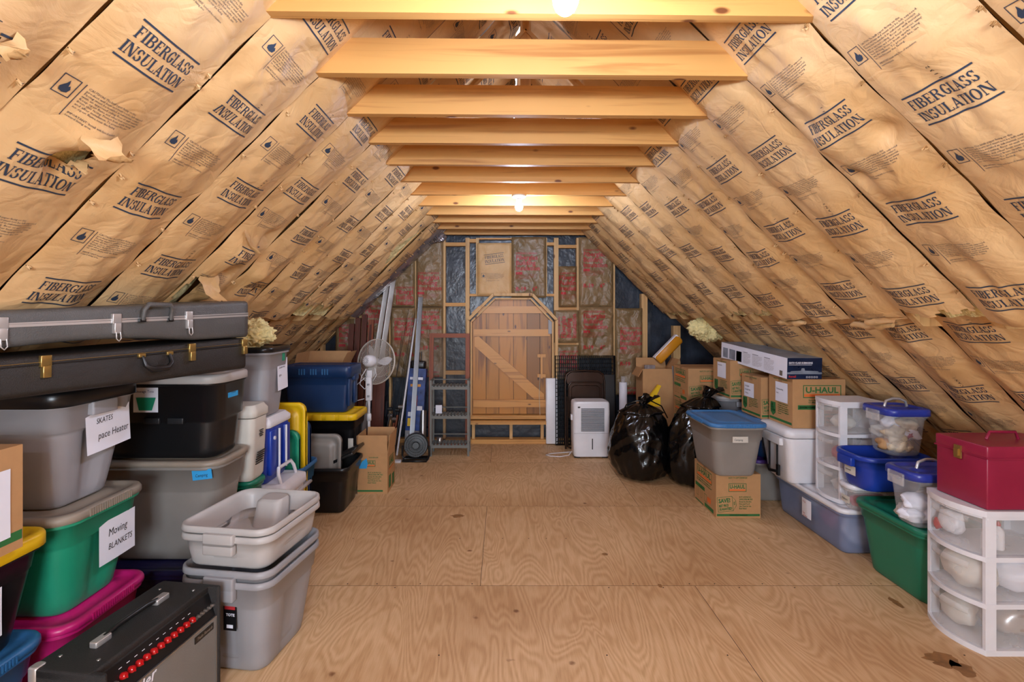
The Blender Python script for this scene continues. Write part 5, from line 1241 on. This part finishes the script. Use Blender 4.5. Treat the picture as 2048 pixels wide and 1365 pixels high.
h.tube([(.25, -.09, .085), (.26, -.115, .05), (.28, -.115, -.02), (.285, -.08, -.045), (.285, .08, -.045), (.28, .115, -.02), (.26, .115, .05), (.25, .09, .085)], .011, 'white', closed=True); h.build('pull_handle', t)['label'] = 'white looped pull handle'
MB().tube([(.225, -.1, .28), (.235, -.1, .28)], .012, 'white').build('hinge_knob', t)
e = (-1.95, -1.42, 3.07, 3.42, .914, 1.355)
t = tote('storage_tote', 'tall grey tote with black lid and hanging paper, above blue cooler', e, 'greytub', 'blacktub', r=.05, handles=None, taper=.035, panel=0, lidh=.035)
note(t, (fx(e, .2, .035)+.012, -.0, .15), (0, 1, .05), (0, -.05, 1), .15, .2, [(.02, .14, 'Garden Hose', .02), (.02, .09, 'lights', .02)], 'handwritten paper')
MB().box(fx(e, .3, .035)+.012, fx(e, .3, .035)+.014, .05, .085, .34, .4, 'green').build('small_sticker', t)
# tote full of spare lids
t = tote('open_tote', 'steel blue open tote holding spare lids', (-1.86, -1.385, 3.49, 3.84, 0, .48), 'blue', None, r=.05, taper=.05, handles=None)
note(t, (.16, -.168, .30), (1, 0, 0), (0, 0, 1), .055, .045, [(.006, .014, 'Lids', .016)], 'small tag', 'tag_label', m='cream')
def spare_lid(label, x0, x1, z0, z1, y, m, lean=.06, r=.06, ry=0):
    L, H = x1-x0, z1-z0
    t = thing('tote_lid', label, 'lid', ((x0+x1)/2, y, z0)); t.rotation_euler = (-lean, ry, 0)
    b = MB(); S = []
    for l_, w_, rr, d in ((L, H, r, .028), (L, H, r, .004), (L-.012, H-.012, r, 0), (L-.05, H-.05, r*.9, 0), (L-.065, H-.065, r*.8, .01), (L-.12, H-.12, r*.7, .01), (L-.13, H-.13, r*.7, .002), (L-.2, H-.2, r*.5, .002)):
        S.append([(x_, d, z_+H/2) for x_, _, z_ in [(p[0], 0, p[1]) for p in rrect(l_, w_, rr, 6)]])
    b.loft(S, m, False, True); b.loft([[(x_, y_+.004, z_) for x_, y_, z_ in s_] for s_ in S], m, False, True); b.build('panel', t)
    if m == 'yellow':
        for i in range(4): MB().box(-L/2+.06+i*.11, -L/2+.065+i*.11, .0, .006, .1, H-.1, m).build('rib', t)
        for z_ in (.25, .45, .6): MB().box(-L/2+.05, L/2-.05, .0, .006, z_, z_+.006, m).build('rib', t)
    return t
spare_lid('tall yellow spare lid standing in the steel blue tote', -1.80, -1.42, .10, .92, 3.63, 'yellow', .0)
spare_lid('green spare lid standing in front of the yellow lid', -1.79, -1.44, .10, .735, 3.565, 'green', .0)
spare_lid('dark blue spare lid standing behind the yellow lid', -1.78, -1.415, .10, .78, 3.70, 'navy', .0)
# black open tote with lids
t = tote('open_tote', 'black open tote on the floor holding a taupe lid', (-1.80, -1.19, 3.89, 4.37, 0, .365), 'blacktub', None, r=.05, taper=.045, handles=None, panel=.008)
spare_lid('taupe spare lid leaning in the black open tote', -1.66, -1.29, .05, .60, 4.00, 'greytub2', .07)
t = thing('slotted_tray', 'black slotted tray lid resting across the black open tote', 'lid', (-1.30, 4.16, .385)); t.rotation_euler = (0, -.42, .0)
b = MB(); b.rbox(-.09, .12, -.13, .2, 0, .025, 'blacktub', .01); b.build('tray', t)
for i in range(3): MB().box(-.06, .09, -.09+i*.09, -.06+i*.09, .0255, .03, 'dark').build('slot', t)
# black/yellow tote with navy tote
tote('storage_tote', 'black tote on floor beneath the yellow lidded one, behind open black tote', (-1.92, -1.34, 4.41, 4.79, 0, .296), 'blacktub2', 'blacktub', r=.05, handles=None)
e = (-1.93, -1.28, 4.39, 4.80, .298, .685)
t = tote('storage_tote', 'black tote with yellow lid supporting the navy blue tote', e, 'blacktub', 'yellow', r=.04, handles=None, lidh=.055, taper=.04)
note(t, (fx(e, .2, .04)-.03, -.202, .07), (1, 0, .0), (0, 0, 1), .0001+.045, .11, [], 'torn white sticker', 'sticker', m='cream')
for i in range(5): MB().rbox(-.28+i*.115, -.2+i*.115, -.212, -.2, .335, .385, 'yellow', .004).build('lid_clip', t)
e = (-1.95, -1.335, 4.42, 4.79, .687, 1.10)
t = tote('storage_tote', 'navy blue tote on top of the yellow lid', e, 'navy', 'navy', r=.035, handles='x', lidh=.10, taper=.035, liddome=.004, panel=0)
for i in range(9): MB().box(-.14+i*.022+(i//3)*.035, -.13+i*.022+(i//3)*.035, -.196, -.189, .34, .39, 'blue').build('lid_rib', t)
for s_ in (0, 1): MB().rbox(.27, .2915, -.15+s_*.17, -.08+s_*.17, .06, .30, 'navy', .004).build('corner_rib', t)
carton('plain carton standing on floor behind the navy tote', (-2.02, -1.6, 4.86, 5.2, 0, .62), None, None, 'plain_carton', group=None)
carton('open plain carton with raised flaps behind the navy tote', (-2.0, -1.56, 4.87, 5.2, .622, 1.08), None, None, 'plain_carton', flaps=[('f', 80, .1), ('r', 62, .12), ('l', 100, .1)], group=None)
# open moving carton
t = carton('open moving carton with raised flaps on the left, beside black totes', (-1.26, -1.0, 4.38, 4.68, 0, .35), None, None, 'moving_carton', flaps=[('f', 82, .16), ('r', 84, .16), ('n', 93, .155), ('l', 88, .15)])
pb = MB(); pm = plane_map((-.13, -.1513, 0), (1, 0, 0), (0, 0, 1))
pb.stamp(frameg(.03, .155, .235, .29, .004), pm, 'ugreen'); pb.stamp(rectg(.034, .15, .239, .25), pm, 'uorange'); pb.stamp(fit(font('U-HAUL', .1, bold=.03), .04, .148, .256, .284), pm, 'ugreen')
pb.stamp(fit(font('BUY A BUNDLE–\nSAVE EVEN MORE!\nBoxes for Bundles\nPrice and You’ll\nGet Them for the\nBest Value!', .02, bold=.02, res=1), .09, .22, .09, .19), pm, 'ugreen'); pb.stamp(rectg(.0, .22, .018, .034), pm, 'ugreen'); pb.stamp(fit(font('HANDLES', .02, bold=.02), .1, .18, .31, .32), pm, 'ugreen')
pm = plane_map((.1313, -.15, 0), (0, 1, 0), (0, 0, 1))
pb.stamp(frameg(.06, .24, .2, .3, .005), pm, 'ugreen'); pb.stamp(rectg(.06, .24, .19, .2), pm, 'uorange'); pb.stamp(fit(font('U-HAUL', .1, bold=.03), .07, .23, .22, .29), pm, 'ugreen'); pb.stamp(rectg(.05, .13, .03, .14), pm, 'ugreen'); pb.stamp(rectg(.18, .26, .02, .12), pm, 'ugreen')
pb.build('printing', t)
b = MB(); b.prism([(-.12, -.153, .22), (-.05, -.153, .22), (-.04, -.153, .26), (-.05, -.153, .31), (-.09, -.153, .28)], (0, -1, 0), .001, 'tape'); b.build('blue_tape', t)
# pedestal fan seen from behind
t = thing('pedestal_fan', 'white pedestal fan seen from behind, tall pole', 'fan', (-1.33, 5.02, 0))
MB().lathe([(.17, 0), (.175, .01), (.15, .025), (.05, .05), (.03, .07)], 'white').build('base', t)
MB().tube([(0, 0, .05), (0, 0, .75)], .014, 'white').build('pole', t)
MB().lathe([(.014, .50), (.024, .50), (.024, .56), (.018, .57)], 'white').build('collar', t)
b = MB(); b.rbox(-.03, .03, -.025, .025, .70, .93, 'white', .012); b.rbox(-.02, .035, -.022, .022, .92, 1.0, 'white', .012); cb = b.build('control_column', t)
for z_ in (.735, .85): MB().box(-.012, .012, -.028, -.025, z_, z_+.02, 'greytub').build('switch', cb)
hd = bpy.data.objects.new('head', None); C.objects.link(hd); hd.parent = t; hd.location = (.055, .06, 1.08); hd.rotation_euler = (-8*D2R, 0, -24*D2R)      # local -Y looks at the viewer
b = MB(); b.tube([(0, -.16, 0), (0, -.155, 0), (0, -.13, 0), (0, -.07, 0), (0, -.05, 0)], [.03, .045, .058, .06, .04], 'white', n=20); mo = b.build('motor_housing', hd)
b = MB()
for i in range(10): a = 2*PI*i/10; b.bar((.015*math.cos(a), -.1615, .015*math.sin(a)), (.036*math.cos(a), -.1575, .036*math.sin(a)), .004, .003, 'greytub', (0, 1, 0))
b.build('motor_vents', hd)
b = MB(); RF = .225
for yy, rr in ((-.005, RF), (.0, RF), (.005, RF)): b.tube([(rr*math.cos(2*PI*i/48), yy, rr*math.sin(2*PI*i/48)) for i in range(48)], .0045, 'cream', closed=True, n=6)
for sgn in (-1, 1):
    for i in range(84):
        a = 2*PI*i/84; P_ = [(r_*math.cos(a), sgn*d_, r_*math.sin(a)) for r_, d_ in ((.05, .062), (.12, .058), (.19, .04), (RF, 0))]
        b.tube(P_, .0016, 'cream', n=3, caps=False)
    for r_, d_ in ((.06, .061), (.15, .052)): b.tube([(r_*math.cos(2*PI*i/36), sgn*d_, r_*math.sin(2*PI*i/36)) for i in range(36)], .0014, 'cream', closed=True, n=4)
b.build('grille', hd)
for kb in range(3):
    b = MB(); vs = []; a0 = (125-120*kb)*D2R
    for i in range(9):
        for j in range(6):
            rr = .035+.15*i/8; wd = .9*(math.sin(PI*(.15+.8*i/8))**.6)*(.06+.09*i/8)/rr; a = a0+(j/5-.5)*wd*.9
            vs.append((rr*math.cos(a), .02*(j/5-.5)*2, rr*math.sin(a)))
    b.add(vs, [(i*6+j, i*6+j+1, (i+1)*6+j+1, (i+1)*6+j) for i in range(8) for j in range(5)], 'white', True); b.build('blade', hd)
b = MB(); b.tube([(.0, -.02, .02), (0, -.025, 0), (0, .02, 0), (0, .025, 0)], [.03, .035, .035, .02], 'white', n=14); b.build('hub', hd)
b = MB(); b.tube([(-.01, -.06, 1.02), (-.05, -.08, .95), (-.07, -.07, .87), (-.03, -.05, .82), (.02, -.03, .86)], .004, 'white', n=6); b.tube([(.07, -.05, 1.03), (.09, -.06, .96), (.05, -.04, .9)], .004, 'white', n=6); b.tube([(-.03, -.03, .93), (-.12, -.04, .85), (-.15, -.03, .75), (-.12, -.03, .70), (-.04, -.02, .72)], .0035, 'white', n=6)
b.build('cord', t)
# small black floor fan
t = thing('floor_fan', 'small round black floor fan in front of the blue printed box', 'fan', (-.93, 5.40, 0))
hd = bpy.data.objects.new('head', None); C.objects.link(hd); hd.parent = t; hd.location = (0, .02, .155); hd.rotation_euler = (-.12, 0, .1)
b = MB(); b.tube([(0, -.05, 0), (0, -.03, 0), (0, .03, 0), (0, .06, 0), (0, .08, 0)], [.12, .128, .128, .11, .06], 'blacktub2', n=28); b.build('housing', hd)
b = MB()
for i in range(36): a = 2*PI*i/36; b.bar((.045*math.cos(a), -.062, .045*math.sin(a)), (.12*math.cos(a), -.053, .12*math.sin(a)), .002, .006, 'blacktub', (0, 1, 0))
for rr in (.045, .075, .1, .122): b.tube([(rr*math.cos(2*PI*i/30), -.058, rr*math.sin(2*PI*i/30)) for i in range(30)], .002, 'blacktub', closed=True, n=4)
b.tube([(0, -.07, 0), (0, -.055, 0)], [.034, .04], 'blacktub', n=16); b.build('grille', hd)
b = MB(); b.tube([(-.14, 0, .15), (-.145, 0, .05), (-.13, 0, .012), (.13, 0, .012), (.145, 0, .05), (.14, 0, .15)], .011, 'blacktub'); b.tube([(-.13, 0, .012), (-.125, -.09, .012), (.125, -.09, .012), (.13, 0, .012)], .011, 'blacktub'); b.tube([(-.13, 0, .012), (-.12, .08, .012), (.12, .08, .012), (.13, 0, .012)], .011, 'blacktub'); b.build('stand', t)
b = MB(); b.rbox(-1.14, -1.07, 5.28, 5.34, 0, .022, 'white', .006); tag(b.build('power_adapter'), 'small white plug block on floor beside black fan', 'power adapter')
# shoe rack
t = thing('shoe_rack', 'grey slatted shoe rack standing before the leaning window screen', 'shoe rack', (-.585, 5.64, 0))
for sx_ in (-1, 1):
    for sy_ in (-1, 1): MB().box(sx_*.205-.011, sx_*.205+.011, sy_*.1-.011, sy_*.1+.011, 0, .83, 'rackgrey').build('post', t)
    for z_ in (.1, .42, .74, .81): MB().box(sx_*.205-.008, sx_*.205+.008, -.1, .1, z_, z_+.022, 'rackgrey').build('end_rail', t)
for z_ in (.10, .42, .74):
    for yy in (-.1, .1): MB().box(-.2, .2, yy-.008, yy+.008, z_-.01, z_+.02, 'rackgrey').build('shelf_rail', t)
    for i in range(11): MB().box(-.19+i*.038-.011, -.19+i*.038+.011, -.1, .1, z_+.02, z_+.03, 'rackgrey').build('slat', t)
for z_ in (.195, .50, .815): MB().tube([(-.2, .1, z_), (.2, .1, z_)], .007, 'rackgrey').build('back_rail', t)
b = MB(); b.lathe([(.001, 0), (.028, 0), (.03, .004), (.03, .06), (.02, .065)], 'steel', n=14); tag(b.build('steel_tin', None, (-.70, 5.6, .131)), 'small steel tin on the bottom shelf of the shoe rack', 'tin')
b = MB(); b.box(-.05, .02, -.01, .01, 0, .09, 'paper'); tag(b.build('paper_tag', None, (-.70, 5.64, .451)), 'white card on the middle shelf of the shoe rack', 'card')
# screen frame
t = thing('window_screen', 'tall mahogany framed window screen leaning beside the door', 'window screen', (-.635, 5.92, 0)); t.rotation_euler = (-.08, 0, 0)
for sx_ in (-1, 1): MB().box(sx_*.215-.025, sx_*.215+.025, 0, .022, 0, 1.33, 'mahog').build('stile', t)
for z_ in (0.0, 1.28): MB().box(-.19, .19, 0, .022, z_, z_+.05, 'mahogx').build('rail', t)
b = MB(); b.add([(-.19, .011, .05), (.19, .011, .05), (.19, .011, 1.28), (-.19, .011, 1.28)], [(0, 1, 2, 3)], clear('screen_mesh', '#55585a', .22, .6)); b.build('mesh', t)
# leaning lengths
def pole(name, label, cat, a, b_, r, m, w_=None, h=None, group=None):
    mb = MB(); 
    if w_:
        mb.bar(a, b_, w_, .004, m, (0, 1, 0) if False else Vector(b_)-Vector(a) if False else (0, 1, 0)); s_ = w_/2
        for sg in (-1, 1): mb.bar(Vector(a)+Vector((sg*s_, -.012, 0)), Vector(b_)+Vector((sg*s_, -.012, 0)), .003, .026, m, (0, 1, 0))
    else: mb.tube([a, b_], r, m, n=8)
    return tag(mb.build(name), label, cat, group)
pole('white_pole', 'thin white pole leaning left of the blue printed box', 'pole', (-1.165, 5.55, .006), (-1.05, 6.08, 1.5), .011, 'white')
pole('metal_channel', 'long pale metal channel leaning in front of the blue printed box', 'metal channel', (-1.02, 5.62, .03), (-.985, 6.07, 1.76), .01, 'galv', .05)
pole('metal_channel', 'left of two grey channels leaning behind the pedestal fan', 'metal channel', (-1.62, 5.8, .02), (-1.38, 6.03, 1.90), .01, 'alu', .05)
pole('metal_channel', 'right of two grey channels leaning behind the pedestal fan', 'metal channel', (-1.54, 5.8, .02), (-1.305, 6.03, 1.96), .01, 'alu', .055)
mb = MB(); mb.tube([(-.915, 5.75, .0), (-.925, 5.86, .44)], .04, 'steel', n=16); tag(mb.build('metal_duct'), 'shiny silver tube between blue printed box and shoe rack', 'tube')
for i, (xa, xb, zt, lab) in enumerate(((-1.82, -1.79, 1.45, 'leftmost dark cherry shutter leaning in the back left corner'), (-1.745, -1.715, 1.52, 'second dark cherry shutter from the left in the back corner'), (-1.67, -1.64, 1.56, 'third dark cherry shutter from the left in the back corner'), (-1.60, -1.56, 1.5, 'rightmost reddish cherry shutter, beside the grey channels'))):
    t = thing('shutter', lab, 'shutter', (xa, 5.84, 0), 0, 'cherry shutters'); t.rotation_euler = (-.10, (xb-xa)/zt, 0)
    MB().box(-.03, .03, 0, .03, 0, zt, 'mahog' if i == 3 else 'darkwood').build('stile', t)
    MB().box(-.012, .012, -.006, 0, .05, zt-.06, 'darkwood').build('tilt_rod', t)
for i, (x_, lab) in enumerate(((-1.47, 'dark cherry board leaning just behind the fan pole'), (-1.40, 'dark cherry board right of the fan pole'))):
    t = thing('board', lab, 'board', (x_, 5.70, 0)); t.rotation_euler = (-.12, .02, 0); MB().box(-.035, .035, 0, .02, 0, .98, 'darkwood').build('plank', t)
# long printed box and the bag on it
t = thing('printed_box', 'tall blue printed box leaning behind the poles and black fan', 'box', (-1.03, 5.78, 0)); t.rotation_euler = (-.10, .04, 0)
b = MB(); b.box(-.1, .1, 0, .12, 0, .93, 'bluebox'); pm = plane_map((-.1, -.001, 0), (1, 0, 0), (0, 0, 1))
b.stamp(rectg(.0, .2, .0, .22), pm, 'greytub'); b.stamp(rectg(.02, .1, .27, .36), pm, 'yellow'); b.stamp(fit(font('SPORT', .05, bold=.04), .02, .16, .72, .76), pm, 'orange') if False else None
b.stamp(rectg(.03, .15, .72, .75), pm, 'orange'); b.stamp(rectg(.02, .17, .80, .83), pm, 'paper'); b.stamp(rectg(.06, .12, .5, .62), pm, 'rust'); b.stamp(rectg(.12, .18, .45, .5), pm, 'paper')
for i in range(6): b.stamp(rectg(.02+i*.028, .04+i*.028, .03+.02*(i % 2), .18), pm, 'paper')
b.stamp(rectg(.02, .1, .38, .43), pm, 'paper'); b.build('carton', t)
b = MB(); b.rbox(-.09, .09, -.01, .1, .932, 1.02, 'blacktub', .03); b.tube([(.0, .05, 1.02), (.0, .05, 1.12)], .012, 'blacktub'); b.tube([(.03, .05, 1.02), (.03, .05, 1.13)], .006, 'blacktub')
b.build('black_cap', t)
# fishing rods
rods = [(-1.34, -1.12, 1.62), (-1.31, -1.20, 1.35), (-1.25, -1.08, 1.55), (-1.21, -1.02, 1.7), (-1.37, -1.34, .85), (-1.28, -1.15, 1.2), (-1.18, -1.10, 1.1)]
for i, (xa, xb, zt) in enumerate(rods):
    t = thing('fishing_rod', '%s fishing rod from the left, leaning between fan pole and white pole' % ORD[i], 'fishing rod', (xa, 5.62+.03*(i % 3), .0), 0, 'fishing rods')
    d = Vector((xb-xa, 6.05-5.66, zt)); f = .26
    MB().tube([(0, 0, .01), tuple(d*f)], .012, ['blacktub', 'card', 'mahog'][i % 3]).build('grip', t)
    MB().tube([tuple(d*f), tuple(d)], [.0045, .0015], 'blacktub', n=6).build('blank', t)
    r_ = MB(); c_ = d*(f+.04)+Vector((0, -.03, 0)); r_.tube([c_-Vector((.025, 0, 0)), c_+Vector((.025, 0, 0))], .022, 'steel' if i % 2 else 'blacktub2', n=12); r_.tube([c_, d*(f+.04)], .005, 'blacktub', n=6); r_.build('reel', t)
# right knee: torn rolls of kraft paper
for (x_, y_, L_, lab) in ((2.02, 2.62, .30, 'rolled torn kraft edge at the right photo edge'), (2.0, 3.35, .3, 'long rolled torn kraft edge on the right slope')):
    mb = MB(); P_ = [(x_-.01*math.sin(i), y_+L_*i/8, 1.50+.006*math.sin(i*2.2)) for i in range(9)]
    mb.tube(P_, [.012, .02, .026, .024, .028, .026, .024, .02, .01], 'kraft', n=9); tag(mb.build('paper_roll_edge'), lab, 'paper')
